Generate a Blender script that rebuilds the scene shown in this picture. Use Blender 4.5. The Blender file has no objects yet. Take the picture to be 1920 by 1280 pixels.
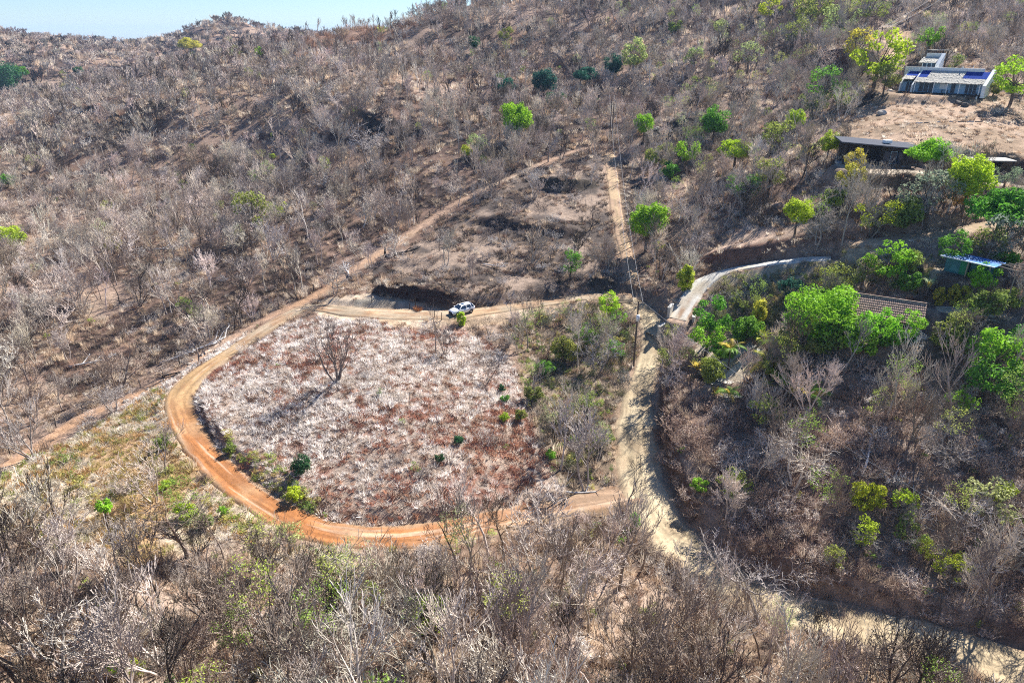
import bpy, math, random
import numpy as np
from mathutils import Vector, Matrix, Euler
R = math.radians
rnd = random.Random(7)
rng = np.random.default_rng(11)
scene = bpy.context.scene

# ------------------------------------------------------------------ camera, sky, sun, exposure
PITCH = 24.0; F = 1297.0; CAMZ = 50.0
cam_d = bpy.data.cameras.new("camera"); cam = bpy.data.objects.new("camera", cam_d)
scene.collection.objects.link(cam); scene.camera = cam
cam_d.sensor_width = 36.0; cam_d.lens = 36.0 * F / 1920.0
cam_d.clip_start = 0.5; cam_d.clip_end = 20000
cam.location = (0, 0, CAMZ); cam.rotation_euler = (R(90 - PITCH), 0, 0)

SUN_AZ, SUN_EL = 42.0, 40.0        # azimuth measured clockwise from +Y
world = bpy.data.worlds.new("World"); scene.world = world; world.use_nodes = True
wn = world.node_tree.nodes; wl = world.node_tree.links
sky = wn.new("ShaderNodeTexSky"); sky.sky_type = 'NISHITA'; sky.sun_disc = False
sky.sun_elevation = R(SUN_EL); sky.sun_rotation = R(SUN_AZ)
sky.air_density = 1.0; sky.dust_density = 0.0; sky.ozone_density = 4.0
bg = wn["Background"]; bg.inputs[1].default_value = 0.055
hue = wn.new("ShaderNodeMix"); hue.data_type = 'RGBA'; hue.blend_type = 'MULTIPLY'; hue.inputs[0].default_value = 1.0
hue.inputs[7].default_value = (.70, .84, 1.06, 1)
wl.new(sky.outputs[0], hue.inputs[6]); wl.new(hue.outputs[2], bg.inputs[0])
sd = bpy.data.lights.new("sun", 'SUN'); sun = bpy.data.objects.new("sun", sd)
scene.collection.objects.link(sun)
sd.energy = 5.0; sd.angle = R(0.5); sd.color = (1.0, 0.965, 0.91)
sv = Vector((math.sin(R(SUN_AZ)) * math.cos(R(SUN_EL)), math.cos(R(SUN_AZ)) * math.cos(R(SUN_EL)), math.sin(R(SUN_EL))))
sun.rotation_euler = sv.to_track_quat('Z', 'Y').to_euler()
sun.location = (60, 100, 120)
scene.view_settings.view_transform = 'Standard'; scene.view_settings.look = 'None'
scene.view_settings.gamma = 1.0; scene.view_settings.exposure = 1.48
scene.view_settings.use_curve_mapping = False
scene.render.engine = 'CYCLES'
scene.cycles.use_denoising = False; scene.cycles.filter_width = 1.1
scene.cycles.max_bounces = 5; scene.cycles.diffuse_bounces = 3; scene.cycles.transmission_bounces = 3
scene.cycles.volume_bounces = 0; scene.cycles.transparent_max_bounces = 4

# ------------------------------------------------------------------ small numpy helpers
CT, ST = math.cos(R(PITCH)), math.sin(R(PITCH))
def ray(px, py):
    u = (px - 960.0) / F; v = (640.0 - py) / F
    return np.array([u, CT + v * ST, -ST + v * CT])
def project(P):
    P = np.atleast_2d(P); z = P[:, 2] - CAMZ; y = P[:, 1]
    d = np.maximum(y * CT - z * ST, 0.1)
    return 960 + F * P[:, 0] / d, 640 - F * (z * CT + y * ST) / d, d
def hash2(ix, iy, seed):
    h = (ix.astype(np.int64) * 374761393 + iy.astype(np.int64) * 668265263 + seed * 974634777) & 0xffffffff
    h = ((h ^ (h >> 13)) * 1274126177) & 0xffffffff
    h = h ^ (h >> 16)
    return (h & 0xffffff) / float(0xffffff)
def vnoise(x, y, s, seed=0):
    x = x / s; y = y / s
    ix = np.floor(x); iy = np.floor(y); fx = x - ix; fy = y - iy
    fx = fx * fx * (3 - 2 * fx); fy = fy * fy * (3 - 2 * fy)
    a = hash2(ix, iy, seed); b = hash2(ix + 1, iy, seed); c = hash2(ix, iy + 1, seed); d = hash2(ix + 1, iy + 1, seed)
    return (a + (b - a) * fx) * (1 - fy) + (c + (d - c) * fx) * fy
def fbm(x, y, s, seed=0, octv=4, gain=0.5):
    t = 0; a = 1.0; n = 0
    c, sn = 0.8, 0.6
    for i in range(octv):
        t = t + a * vnoise(x, y, s, seed + i * 17); n += a
        a *= gain; s *= 0.5; x, y = c * x - sn * y + 13.1, sn * x + c * y + 7.7
    return t / n          # 0..1
def sstep(a, b, x):
    t = np.clip((x - a) / (b - a), 0, 1); return t * t * (3 - 2 * t)

# ------------------------------------------------------------------ terrain
# ground heights where the photograph shows them: (px, py, height) near, (px, py, 't', distance) far
CP = [(865,590,4),(1188,685,0),(340,740,1),(680,1005,-3),(1200,960,-5),(1850,1230,-5.5),(640,720,3.4),(560,590,4),(760,900,0),
      (500,950,-1.2),(1000,900,-3.2),(1060,800,-1.5),(850,520,7.4),(950,440,10.4),(1000,400,13),(1030,345,16.5),(1140,270,22),
      (300,450,4),(100,600,-1),(0,800,-3),(500,300,12),(300,200,26),(480,130,36),(0,450,0),(0,300,10),(700,300,17),(700,170,33),
      (850,200,28),(600,450,6),(230,640,-1),(400,610,1.5),
      (1770,182,36),(1750,240,31.8),(1600,330,25.5),(1800,335,26),(1600,400,21.5),(1600,470,17),(1350,500,11),(1290,580,6),
      (1230,640,2),(1660,645,10),(1820,512,17.5),(1600,720,7.3),(1500,850,3),(1500,1000,-1.3),(1850,900,3),(1850,700,8.7),
      (1800,1100,-3.4),(1500,1150,-5),(1280,1030,-5.5),(1240,850,-3),(1400,760,3.5),(1380,690,5),(1240,400,13),(1300,300,20),
      (1400,200,31),(1250,500,8),(1180,520,6.5),(1130,560,4.5),(1560,560,12.5),(1900,420,22),(1480,380,19.5),(1500,300,25)]
CT_ = [(700,42,330),(400,108,390),(900,8,350),(1000,100,290),(1000,170,250),(1250,0,330),(1500,0,290),(1700,0,262),(1900,0,240),
       (1500,110,222),(1640,110,205),(1250,130,250),(1750,90,190),(1900,120,185),(560,70,350),(200,150,330),(60,240,270),(1400,60,265),
       (0,1280,55),(480,1280,55),(960,1280,56),(1280,1280,60),(1920,1280,64),(0,1050,72),(-500,900,80),(-500,1280,55),(2400,1100,70),(2400,700,90),
       (2400,400,125),(2400,180,165),(-400,500,140),(-400,300,220)]
pts = []
for px, py, z in CP:
    d = ray(px, py); t = (z - CAMZ) / d[2]; pts.append((d[0] * t, d[1] * t, z))
for px, py, t in CT_:
    d = ray(px, py); pts.append((d[0] * t, d[1] * t, CAMZ + d[2] * t))
# the valley and ranges behind the ridge
for px, py, t in [(250,128,520),(100,190,440),(150,92,950),(240,88,930),(330,80,900),(430,28,720),(395,42,730),(465,44,705),(360,72,740),(510,68,690),(0,62,560),(60,82,620),(300,118,600),(-200,60,520)]:
    d = ray(px, py); pts.append((d[0] * t, d[1] * t, CAMZ + d[2] * t))
pts += [(-60,470,44),(-20,620,40),(-190,470,16),(-230,560,17),(60,480,76),(180,420,82),(300,380,80),(60,650,70),(300,700,75),(0,20,8),(-60,20,6),(60,20,0),
        (-300,850,44),(-600,950,46),(-330,1100,30),(-800,1300,30),(0,1100,40),(600,1000,60),(-420,300,10),(-520,520,40),(320,200,55),(320,60,20),(-250,100,2),(-260,200,12),(0,-30,10),(-700,600,60),(-900,300,40),(800,300,70)]
pts = np.array(pts)
# merge near duplicates
S = 100.0
PX, PY, PZ = pts[:, 0] / S, pts[:, 1] / S, pts[:, 2]
def Kf(dx, dy):
    r2 = dx * dx + dy * dy + 1e-9
    return 0.5 * r2 * np.log(r2)
n = len(pts)
A = np.zeros((n + 3, n + 3)); A[:n, :n] = Kf(PX[:, None] - PX, PY[:, None] - PY) + np.eye(n) * 0.004
A[:n, n] = 1; A[:n, n + 1] = PX; A[:n, n + 2] = PY; A[n:, :n] = A[:n, n:].T
W = np.linalg.solve(A, np.concatenate([PZ, [0, 0, 0]]))
def tps(x, y):
    sh = x.shape; x = x.ravel() / S; y = y.ravel() / S
    o = W[n] + W[n + 1] * x + W[n + 2] * y
    for i in range(n):
        o += W[i] * Kf(x - PX[i], y - PY[i])
    return o.reshape(sh)
def ground0(x, y):
    z = tps(x, y)
    far = sstep(150, 300, y)
    z = z + (fbm(x, y, 22, 3, 4) - 0.5) * (1.2 + 5.0 * far)
    rid = 1 - np.abs(fbm(x * 1.0, y * 0.8, 60, 9, 3) * 2 - 1)
    z = z - rid ** 3 * 5.5 * far
    z = z + (fbm(x, y, 90, 21, 3) - .5) * 9 * sstep(420, 700, y)
    z = np.where(y > 1000, z - sstep(1000, 2500, y) * 60, z)
    return z
def cast(px, py, hf):
    d = ray(px, py)
    t = np.concatenate([np.arange(30, 300, 1.0), np.arange(300, 1400, 4.0)])
    X, Y, Z = d[0] * t, d[1] * t, CAMZ + d[2] * t
    g = hf(X, Y); b = np.nonzero(Z < g)[0]
    if len(b) == 0: return np.array([X[-1], Y[-1], g[-1]])
    i = max(b[0], 1); t0, t1 = t[i - 1], t[i]
    tt = np.linspace(t0, t1, 24); X, Y, Z = d[0] * tt, d[1] * tt, CAMZ + d[2] * tt
    g = hf(X, Y); b = np.nonzero(Z < g)[0]; j = b[0] if len(b) else -1
    return np.array([X[j], Y[j], g[j]])
def smooth_line(P, step=1.0):
    P = np.array(P, float); out = []
    Q = np.vstack([2 * P[0] - P[1], P, 2 * P[-1] - P[-2]])
    for i in range(1, len(Q) - 2):
        L = np.linalg.norm(Q[i + 1] - Q[i]); m = max(1, int(L / step))
        for k in range(m):
            t = k / m
            out.append(0.5 * ((2 * Q[i]) + (-Q[i - 1] + Q[i + 1]) * t + (2 * Q[i - 1] - 5 * Q[i] + 4 * Q[i + 1] - Q[i + 2]) * t * t + (-Q[i - 1] + 3 * Q[i] - 3 * Q[i + 1] + Q[i + 2]) * t ** 3))
    out.append(P[-1]); return np.array(out)
def line_px(L, hf, step=2.0, cols=2):
    P = [np.concatenate([cast(a[0], a[1], hf)[:2], np.array(a[2:], float)]) for a in L]
    return smooth_line(P, step)
def pdist(x, y, L):
    """distance to polyline, signed side (+ = left of its direction) and interpolated extra columns"""
    best = np.full(x.shape, 1e9); side = np.zeros(x.shape); extra = np.zeros(x.shape + (L.shape[1] - 2,))
    for i in range(len(L) - 1):
        ax, ay = L[i, 0], L[i, 1]; bx, by = L[i + 1, 0] - ax, L[i + 1, 1] - ay
        l2 = bx * bx + by * by + 1e-9
        t = np.clip(((x - ax) * bx + (y - ay) * by) / l2, 0, 1)
        dx = x - ax - t * bx; dy = y - ay - t * by; d = np.sqrt(dx * dx + dy * dy)
        m = d < best
        best = np.where(m, d, best); side = np.where(m, np.sign(bx * (y - ay) - by * (x - ax)), side)
        e = L[i, 2:] + (L[i + 1, 2:] - L[i, 2:]) * t[..., None]
        extra = np.where(m[..., None], e, extra)
    return best, side, extra
def near(x, y, L, m):
    return (x > L[:, 0].min() - m) & (x < L[:, 0].max() + m) & (y > L[:, 1].min() - m) & (y < L[:, 1].max() + m)

# earth banks: px polyline at the bank's foot with height, then how far uphill the raise fades
BANKS = [([(690,548,0),(715,552,1.9),(770,562,2.1),(840,573,1.9),(885,579,1.3),(960,576,.7),(1050,553,.5),(1080,545,0)],11),
         ([(870,425,0),(900,420,.9),(950,428,1.6),(1000,434,.8),(1060,445,1.4),(1110,440,0)],9),
         ([(990,350,0),(1010,352,2.0),(1060,358,2.4),(1110,352,1.4),(1130,345,0)],8),
         ([(1262,660,0),(1246,705,.8),(1240,760,1.7),(1238,830,2.2),(1250,900,2.0),(1276,955,1.2),(1300,1000,0)],9),
         ([(1310,1030,0),(1370,1068,.8),(1480,1118,1.0),(1620,1155,.9),(1760,1192,1.1),(1880,1225,1.0),(2000,1260,.8)],10),
         ([(1540,315,0),(1600,306,2.0),(1700,312,3.8),(1790,328,4.0),(1860,338,3.8),(1990,352,3.2)],12),
         ([(1300,492,0),(1330,492,1.4),(1370,488,1.5),(1420,474,.8),(1500,456,.6),(1600,444,.5),(1700,428,.5),(1780,415,.2)],6),
         ([(1480,640,0),(1520,660,1.0),(1600,685,1.6),(1690,690,1.6),(1760,665,2.2),(1840,630,1.2),(1920,620,1)],10),
         ([(1470,128,0),(1510,132,4.5),(1570,130,5.0),(1630,128,3.5),(1660,120,0)],14),
         ([(1640,600,0),(1740,572,1.2),(1790,562,2.6),(1850,552,1.6),(1920,548,1.0)],9),
         ([(366,730,0),(368,760,.5),(384,800,.5),(415,855,.5),(465,905,.4),(540,955,.3),(640,988,.25),(720,994,.2),(850,975,.15),(900,960,0)],7),
         ([(1095,535,0),(1115,539,1.6),(1140,542,1.6),(1158,542,0)],7),
         ([(640,210,0),(720,250,1.2),(760,246,.4),(790,255,1.5),(850,240,0)],16),
         ([(100,205,0),(180,215,1.2),(220,204,.3),(260,200,1.4),(320,180,0)],18),
         ([(430,255,0),(500,262,1.0),(560,256,.3),(620,262,1.2),(680,270,0)],14),
         ([(1180,300,0),(1240,265,3.5),(1300,250,3.5),(1350,260,0)],12),
         ([(1400,425,0),(1440,410,1.6),(1480,412,1.2),(1620,408,1.0),(1740,395,.9),(1800,385,0)],7),
         ([(1530,345,0),(1600,352,1.4),(1700,350,1.8),(1790,362,1.6),(1920,372,1)],7)]
BL = []
for L, w in BANKS:
    BL.append((line_px(L, ground0, 3.0), w))
def ground1(x, y):
    z = ground0(x, y)
    for L, w in BL:
        m = near(x, y, L, w + 3)
        if not m.any(): continue
        xs, ys = x[m], y[m]
        wob = (fbm(xs, ys, 3.0, 5, 3) - .5) * 1.4
        d, s, e = pdist(xs, ys, L)
        sd_ = d * s + wob * .7
        h = e[:, 0]
        z[m] += h * sstep(-0.1, 0.9, sd_) * (1 - sstep(w * .25, w, sd_))
    return z
# roads: px polyline, half width
ROADS = {
 'tan': [(2050,1290,2.9),(1920,1258,2.8),(1800,1222,2.8),(1650,1178,2.8),(1500,1142,2.8),(1400,1105,2.8),(1310,1050,2.8),(1245,990,3.1),(1208,920,3.2),(1195,850,3.0),(1192,780,2.6),(1203,720,2.0),(1220,670,2.0),(1225,620,2.3),(1212,585,2.4),(1175,556,2.0)],
 'orange': [(1222,915,2.6),(1175,930,2.4),(1120,943,2.0),(1040,955,1.89),(950,968,1.89),(850,988,1.98),(750,1006,1.98),(650,1008,1.98),(570,985,1.98),(500,945,1.89),(440,905,1.81),(385,850,1.81),(345,790,1.89),(336,745,1.89),(375,700,1.63),(440,655,1.38),(510,608,1.29),(575,575,1.38),(640,580,1.89),(720,585,2.24),(800,590,2.24),(880,588,2.06),(980,573,1.72),(1090,558,1.63),(1185,552,1.72)],
 'upper': [(1180,545,1.6),(1184,510,1.2),(1172,470,1.2),(1160,420,1.3),(1152,370,1.3),(1148,320,1.4),(1140,275,1.4)],
 'firebreak': [(-60,905,1.2),(40,858,1.2),(150,792,1.3),(250,742,1.3),(320,705,1.2),(400,652,1.0),(500,598,1.1),(600,548,1.2),(690,488,1.5),(790,425,1.4),(890,362,1.4),(1000,312,1.3),(1080,283,1.5),(1140,268,2.0)],
 'concrete': [(1268,612,1.7),(1290,570,1.7),(1318,530,1.6),(1360,506,1.5),(1420,493,1.5),(1480,486,1.4),(1560,474,1.3)],
 'right': [(1548,476,1.6),(1600,468,1.8),(1660,458,1.8),(1740,444,1.8),(1830,422,1.8),(1930,405,1.8)],
 'drive': [(1690,590,1.2),(1745,577,1.3),(1850,584,1.4),(1940,596,1.6)],
 'gate': [(1272,606,1.6),(1250,622,1.8),(1225,640,1.8)],
 'house': [(1650,120,1.4),(1690,95,1.3),(1700,60,1.3)],
}
RL = {}
for k, L in ROADS.items():
    P = line_px(L, ground1, 1.2)
    if k in ('right', 'drive', 'house', 'upper'):
        for _ in range(6):
            Q_ = np.pad(P, ((3, 3), (0, 0)), mode='edge'); P = sum(Q_[j:j + len(P)] for j in range(7)) / 7
    z = ground1(P[:, 0].copy(), P[:, 1].copy())
    ker = {'house': 3, 'right': 12, 'drive': 8}.get(k, 9)
    zp = np.pad(z, ker, mode='edge'); z = np.convolve(zp, np.ones(2 * ker + 1) / (2 * ker + 1), 'valid')
    RL[k] = np.column_stack([P, z])
# level building plots: px, py, radius, height added
PADS = [(1772,178,13.5,None),(1655,318,10,None),(1662,632,7.0,None),(1825,514,5.5,None),(1856,330,5,None)]
PL = []
for px, py, r, _ in PADS:
    c = cast(px, py, ground1); PL.append((c[0], c[1] + (5 if r > 12 else 1.5), r, c[2] + 0.1))
def ground(x, y):
    x = np.asarray(x, float); y = np.asarray(y, float)
    z = ground1(x, y)
    for k in ('firebreak', 'upper', 'right', 'drive', 'house', 'gate', 'orange', 'tan', 'concrete'):
        L = RL[k]; m = near(x, y, L, 7)
        if not m.any(): continue
        d, s, e = pdist(x[m], y[m], L)
        hw = e[:, 0]; blend = 1 - sstep(hw + .1, hw + (1.6 if k != 'firebreak' else 1.0), d)
        z[m] = z[m] * (1 - blend) + (e[:, 1] - 0.13) * blend
    for cx, cy, r, h in PL:
        d = np.hypot(x - cx, (y - cy) * 1.3); b = 1 - sstep(r * .8, r * 1.15, d)
        z = z * (1 - b) + h * b
    z = z + (fbm(x, y, 2.2, 31, 2) - .5) * .12
    return z
def gz(x, y): return float(ground(np.array([float(x)]), np.array([float(y)]))[0])
def at(px, py): return cast(px, py, ground)
def gnd_many(xy): return ground(xy[:, 0].copy(), xy[:, 1].copy())

# regions painted by what grows there (outlines given as photograph points, turned into world outlines)
REG = {
 'mound': [(370,735),(440,665),(560,602),(650,598),(760,618),(870,620),(960,690),(1010,790),(1045,900),(1055,940),(900,960),(750,990),(650,985),(540,945),(440,885),(390,815),(362,770)],
 'gully': [(950,600),(1060,566),(1185,570),(1185,700),(1165,800),(1150,900),(1080,940),(1040,900),(1000,740),(950,650)],
 'pad': [(590,562),(700,548),(860,580),(950,572),(1090,550),(1110,572),(960,600),(880,610),(740,612),(600,600)],
 'padgrey': [(670,560),(770,566),(850,582),(840,590),(740,586),(660,575)],
 'terrace': [(690,540),(700,505),(760,470),(850,410),(950,345),(1030,308),(1130,285),(1150,400),(1160,480),(1060,548),(900,565),(800,548)],
 'burnt': [(480,585),(560,540),(640,490),(790,400),(950,305),(930,280),(800,330),(700,385),(560,430),(420,500),(280,560),(120,640),(60,700),(150,740),(330,670)],
 'lowgrass': [(-80,930),(0,885),(180,800),(310,725),(320,790),(420,915),(520,990),(600,1040),(520,1060),(400,1010),(250,1060),(100,1010),(-80,1010)],
 'strawstrip': [(150,810),(320,705),(440,625),(470,640),(380,700),(325,740),(320,790),(220,850)],
 'whitepad': [(1545,262),(1600,215),(1660,178),(1920,180),(2000,190),(2000,320),(1900,308),(1780,276),(1600,268)],
 'pad2': [(1525,330),(1580,300),(1700,315),(1940,345),(1960,372),(1780,350),(1600,338)],
 'shelf': [(1300,488),(1330,470),(1370,440),(1500,425),(1640,410),(1750,398),(1750,410),(1600,430),(1480,448),(1400,468),(1360,488)],
 'pad3': [(1560,640),(1600,655),(1700,665),(1780,640),(1760,575),(1590,560)],
 'verge': [(395,830),(430,850),(480,905),(560,955),(640,988),(620,950),(560,900),(500,850),(430,812)],
 'vergeout': [(290,800),(318,870),(400,940),(480,1000),(440,1015),(330,930),(270,840)],
 'trail': [(1640,140),(1660,70),(1700,50),(1720,70),(1700,120),(1680,150)],
 'yard': [(1310,650),(1330,630),(1420,620),(1440,650),(1400,720),(1320,730)],
 'darkleft': [(80,250),(130,190),(300,150),(440,130),(440,150),(300,200),(200,240)],
 'darkmid': [(700,180),(830,200),(860,280),(800,300),(700,290)],
 'brush': [(1262,700),(1340,720),(1500,700),(1700,690),(1920,640),(2100,640),(2100,1200),(1800,1190),(1500,1120),(1330,1030),(1262,940),(1240,850)],
 'rightgreen': [(1330,610),(1330,510),(1500,495),(1700,470),(1780,480),(1760,560),(1600,545),(1500,590),(1440,640),(1330,640)],
 'forest': [(-300,1010),(100,1010),(250,1060),(420,1010),(560,1050),(750,1040),(900,1000),(1100,975),(1200,1010),(1270,1060),(1450,1160),(1700,1230),(1960,1300),(2200,1500),(1920,1900),(0,1900),(-600,1600)],
 'bareslope': [(560,100),(700,48),(800,28),(780,70),(660,100),(560,125)],
}
RW = {}
for k, L in REG.items():
    P = []
    for i in range(len(L)):
        a = np.array(L[i], float); b = np.array(L[(i + 1) % len(L)], float)
        P.append(cast(a[0], min(a[1], 1279 + (a[1]-1279)*.6 if a[1] > 1279 else a[1]), ground1)[:2])
    RW[k] = np.array(P)
def inpoly(x, y, P):
    c = np.zeros(x.shape, bool); j = len(P) - 1
    for i in range(len(P)):
        xi, yi = P[i]; xj, yj = P[j]
        c ^= ((yi > y) != (yj > y)) & (x < (xj - xi) * (y - yi) / (yj - yi + 1e-12) + xi)
        j = i
    return c
def region(k, x, y, warp=1.5):
    P = RW[k]
    wx = x + (fbm(x, y, 5, 40, 3) - .5) * 2 * warp * 2; wy = y + (fbm(x, y, 5, 50, 3) - .5) * 2 * warp * 2
    return inpoly(wx, wy, P)
def roaddist(x, y, keys=None):
    """clearance beyond the edge of the nearest road"""
    o = np.full(x.shape, 99.0)
    for k, L in RL.items():
        if keys and k not in keys: continue
        m = near(x, y, L, 8)
        if not m.any(): continue
        d, s, e = pdist(x[m], y[m], L); o[m] = np.minimum(o[m], d - e[:, 0])
    return o

# ------------------------------------------------------------------ materials
MATS = {}
def newmat(name):
    m = bpy.data.materials.new(name); m.use_nodes = True; m.node_tree.nodes.clear(); MATS[name] = m
    return m, m.node_tree.nodes, m.node_tree.links
def plain(name, col, rough=0.8, metal=0.0, var=0.15, scale=6.0, bump=0.0, spec=0.12, stretch=None):
    m, N, L = newmat(name)
    o = N.new("ShaderNodeOutputMaterial"); b = N.new("ShaderNodeBsdfPrincipled"); L.new(b.outputs[0], o.inputs[0])
    tc = N.new("ShaderNodeTexCoord"); nz = N.new("ShaderNodeTexNoise"); nz.inputs['Scale'].default_value = scale; nz.inputs['Detail'].default_value = 5
    src = tc.outputs['Object']
    if stretch:
        mp = N.new("ShaderNodeMapping"); mp.inputs['Scale'].default_value = stretch; L.new(src, mp.inputs[0]); src = mp.outputs[0]
    L.new(src, nz.inputs['Vector'])
    mx = N.new("ShaderNodeMix"); mx.data_type = 'RGBA'
    mx.inputs[6].default_value = tuple(c * (1 - var) for c in col) + (1,); mx.inputs[7].default_value = tuple(min(1, c * (1 + var)) for c in col) + (1,)
    mr = N.new("ShaderNodeMapRange"); mr.inputs[1].default_value = .3; mr.inputs[2].default_value = .7
    L.new(nz.outputs[0], mr.inputs[0]); L.new(mr.outputs[0], mx.inputs[0]); L.new(mx.outputs[2], b.inputs['Base Color'])
    b.inputs['Roughness'].default_value = rough; b.inputs['Metallic'].default_value = metal; b.inputs['Specular IOR Level'].default_value = spec
    if bump:
        bp = N.new("ShaderNodeBump"); bp.inputs['Strength'].default_value = bump; bp.inputs['Distance'].default_value = .05
        L.new(nz.outputs[0], bp.inputs['Height']); L.new(bp.outputs[0], b.inputs['Normal'])
    return m
def tinted(name, transl=0.0, rough=0.9, varscale=3.0, var=.3, gloss=0.0):
    """colour comes from the object's own (or its scatter point's) tint"""
    m, N, L = newmat(name)
    o = N.new("ShaderNodeOutputMaterial"); at_ = N.new("ShaderNodeAttribute"); at_.attribute_type = 'INSTANCER'; at_.attribute_name = 'tint'
    tc = N.new("ShaderNodeTexCoord"); nz = N.new("ShaderNodeTexNoise"); nz.inputs['Scale'].default_value = varscale; nz.inputs['Detail'].default_value = 2
    L.new(tc.outputs['Object'], nz.inputs['Vector'])
    mr = N.new("ShaderNodeMapRange"); mr.inputs[1].default_value = .3; mr.inputs[2].default_value = .7; mr.inputs[3].default_value = 1 - var; mr.inputs[4].default_value = 1 + var
    L.new(nz.outputs[0], mr.inputs[0])
    vm = N.new("ShaderNodeVectorMath"); vm.operation = 'SCALE'; L.new(at_.outputs['Color'], vm.inputs[0]); L.new(mr.outputs[0], vm.inputs['Scale'])
    d = N.new("ShaderNodeBsdfDiffuse"); L.new(vm.outputs[0], d.inputs[0]); out = d.outputs[0]
    if transl:
        t = N.new("ShaderNodeBsdfTranslucent"); L.new(vm.outputs[0], t.inputs[0])
        mx = N.new("ShaderNodeMixShader"); mx.inputs[0].default_value = transl
        L.new(out, mx.inputs[1]); L.new(t.outputs[0], mx.inputs[2]); out = mx.outputs[0]
    if gloss:
        g = N.new("ShaderNodeBsdfGlossy"); g.inputs['Roughness'].default_value = .45; g.inputs[0].default_value = (1, 1, 1, 1)
        mx = N.new("ShaderNodeMixShader"); mx.inputs[0].default_value = gloss
        L.new(out, mx.inputs[1]); L.new(g.outputs[0], mx.inputs[2]); out = mx.outputs[0]
    L.new(out, o.inputs[0]); return m
M_BARK = tinted("bark_bare", 0, varscale=1.5, var=.3)
M_TWIG = tinted("twigs_bare", 0.0, varscale=.6, var=.25)
M_LEAF = tinted("leaves", 0.38, varscale=1.2, var=.35, gloss=.008)
M_GRASS = tinted("dry_grass", 0.35, varscale=2.0, var=.3)
M_BRUSH = tinted("dry_brush", 0.15, varscale=2.0, var=.35)
M_TRUNK = plain("green_tree_bark", (.13, .095, .07), .9, var=.3, scale=8)

def earth(name, attr=None, col=(.3, .2, .12), fine=9.0, bump=.6, var=.3):
    m, N, L = newmat(name)
    o = N.new("ShaderNodeOutputMaterial"); b = N.new("ShaderNodeBsdfPrincipled"); L.new(b.outputs[0], o.inputs[0])
    b.inputs['Roughness'].default_value = .95; b.inputs['Specular IOR Level'].default_value = .1
    tc = N.new("ShaderNodeTexCoord")
    def noise(sc, det=6, rough=.6):
        nz = N.new("ShaderNodeTexNoise"); nz.inputs['Scale'].default_value = sc; nz.inputs['Detail'].default_value = det; nz.inputs['Roughness'].default_value = rough
        L.new(tc.outputs['Object'], nz.inputs['Vector']); return nz.outputs[0]
    n1 = noise(fine * .12); n2 = noise(fine * .5, 5, .7)
    def rg(s, a, c):
        mr = N.new("ShaderNodeMapRange"); mr.inputs[1].default_value = .32; mr.inputs[2].default_value = .68; mr.inputs[3].default_value = a; mr.inputs[4].default_value = c
        L.new(s, mr.inputs[0]); return mr.outputs[0]
    mu = N.new("ShaderNodeMath"); mu.operation = 'MULTIPLY'; L.new(rg(n1, 1 - var, 1 + var), mu.inputs[0]); L.new(rg(n2, 1 - var, 1 + var), mu.inputs[1])
    vm = N.new("ShaderNodeVectorMath"); vm.operation = 'SCALE'
    if attr:
        a = N.new("ShaderNodeAttribute"); a.attribute_name = attr; L.new(a.outputs['Color'], vm.inputs[0])
    else: vm.inputs[0].default_value = col
    L.new(mu.outputs[0], vm.inputs['Scale']); L.new(vm.outputs[0], b.inputs['Base Color'])
    bp = N.new("ShaderNodeBump"); bp.inputs['Strength'].default_value = bump; bp.inputs['Distance'].default_value = .25
    L.new(n2, bp.inputs['Height']); L.new(bp.outputs[0], b.inputs['Normal'])
    return m
M_GROUND = earth("hillside_earth", 'soil')
M_ROAD = earth("packed_dirt", 'soil', fine=14, bump=.35, var=.16)

# ------------------------------------------------------------------ object helpers
COL = scene.collection
def link(o, parent=None):
    COL.objects.link(o)
    if parent is not None: o.parent = parent
    return o
def mesh_np(name, V, Fc, mat=None, smooth=False):
    me = bpy.data.meshes.new(name)
    V = np.asarray(V, np.float32).reshape(-1, 3)
    if isinstance(Fc, np.ndarray):
        nf, k = Fc.shape
        me.vertices.add(len(V)); me.vertices.foreach_set('co', V.ravel())
        me.loops.add(nf * k); me.loops.foreach_set('vertex_index', Fc.astype(np.int32).ravel())
        me.polygons.add(nf); me.polygons.foreach_set('loop_start', np.arange(0, nf * k, k, dtype=np.int32))
        me.polygons.foreach_set('loop_total', np.full(nf, k, np.int32)); me.update(calc_edges=True)
    else:
        me.from_pydata([tuple(v) for v in V.tolist()], [], Fc); me.update()
    if smooth: me.polygons.foreach_set('use_smooth', np.ones(len(me.polygons), bool))
    if mat: me.materials.append(mat)
    return me
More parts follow.
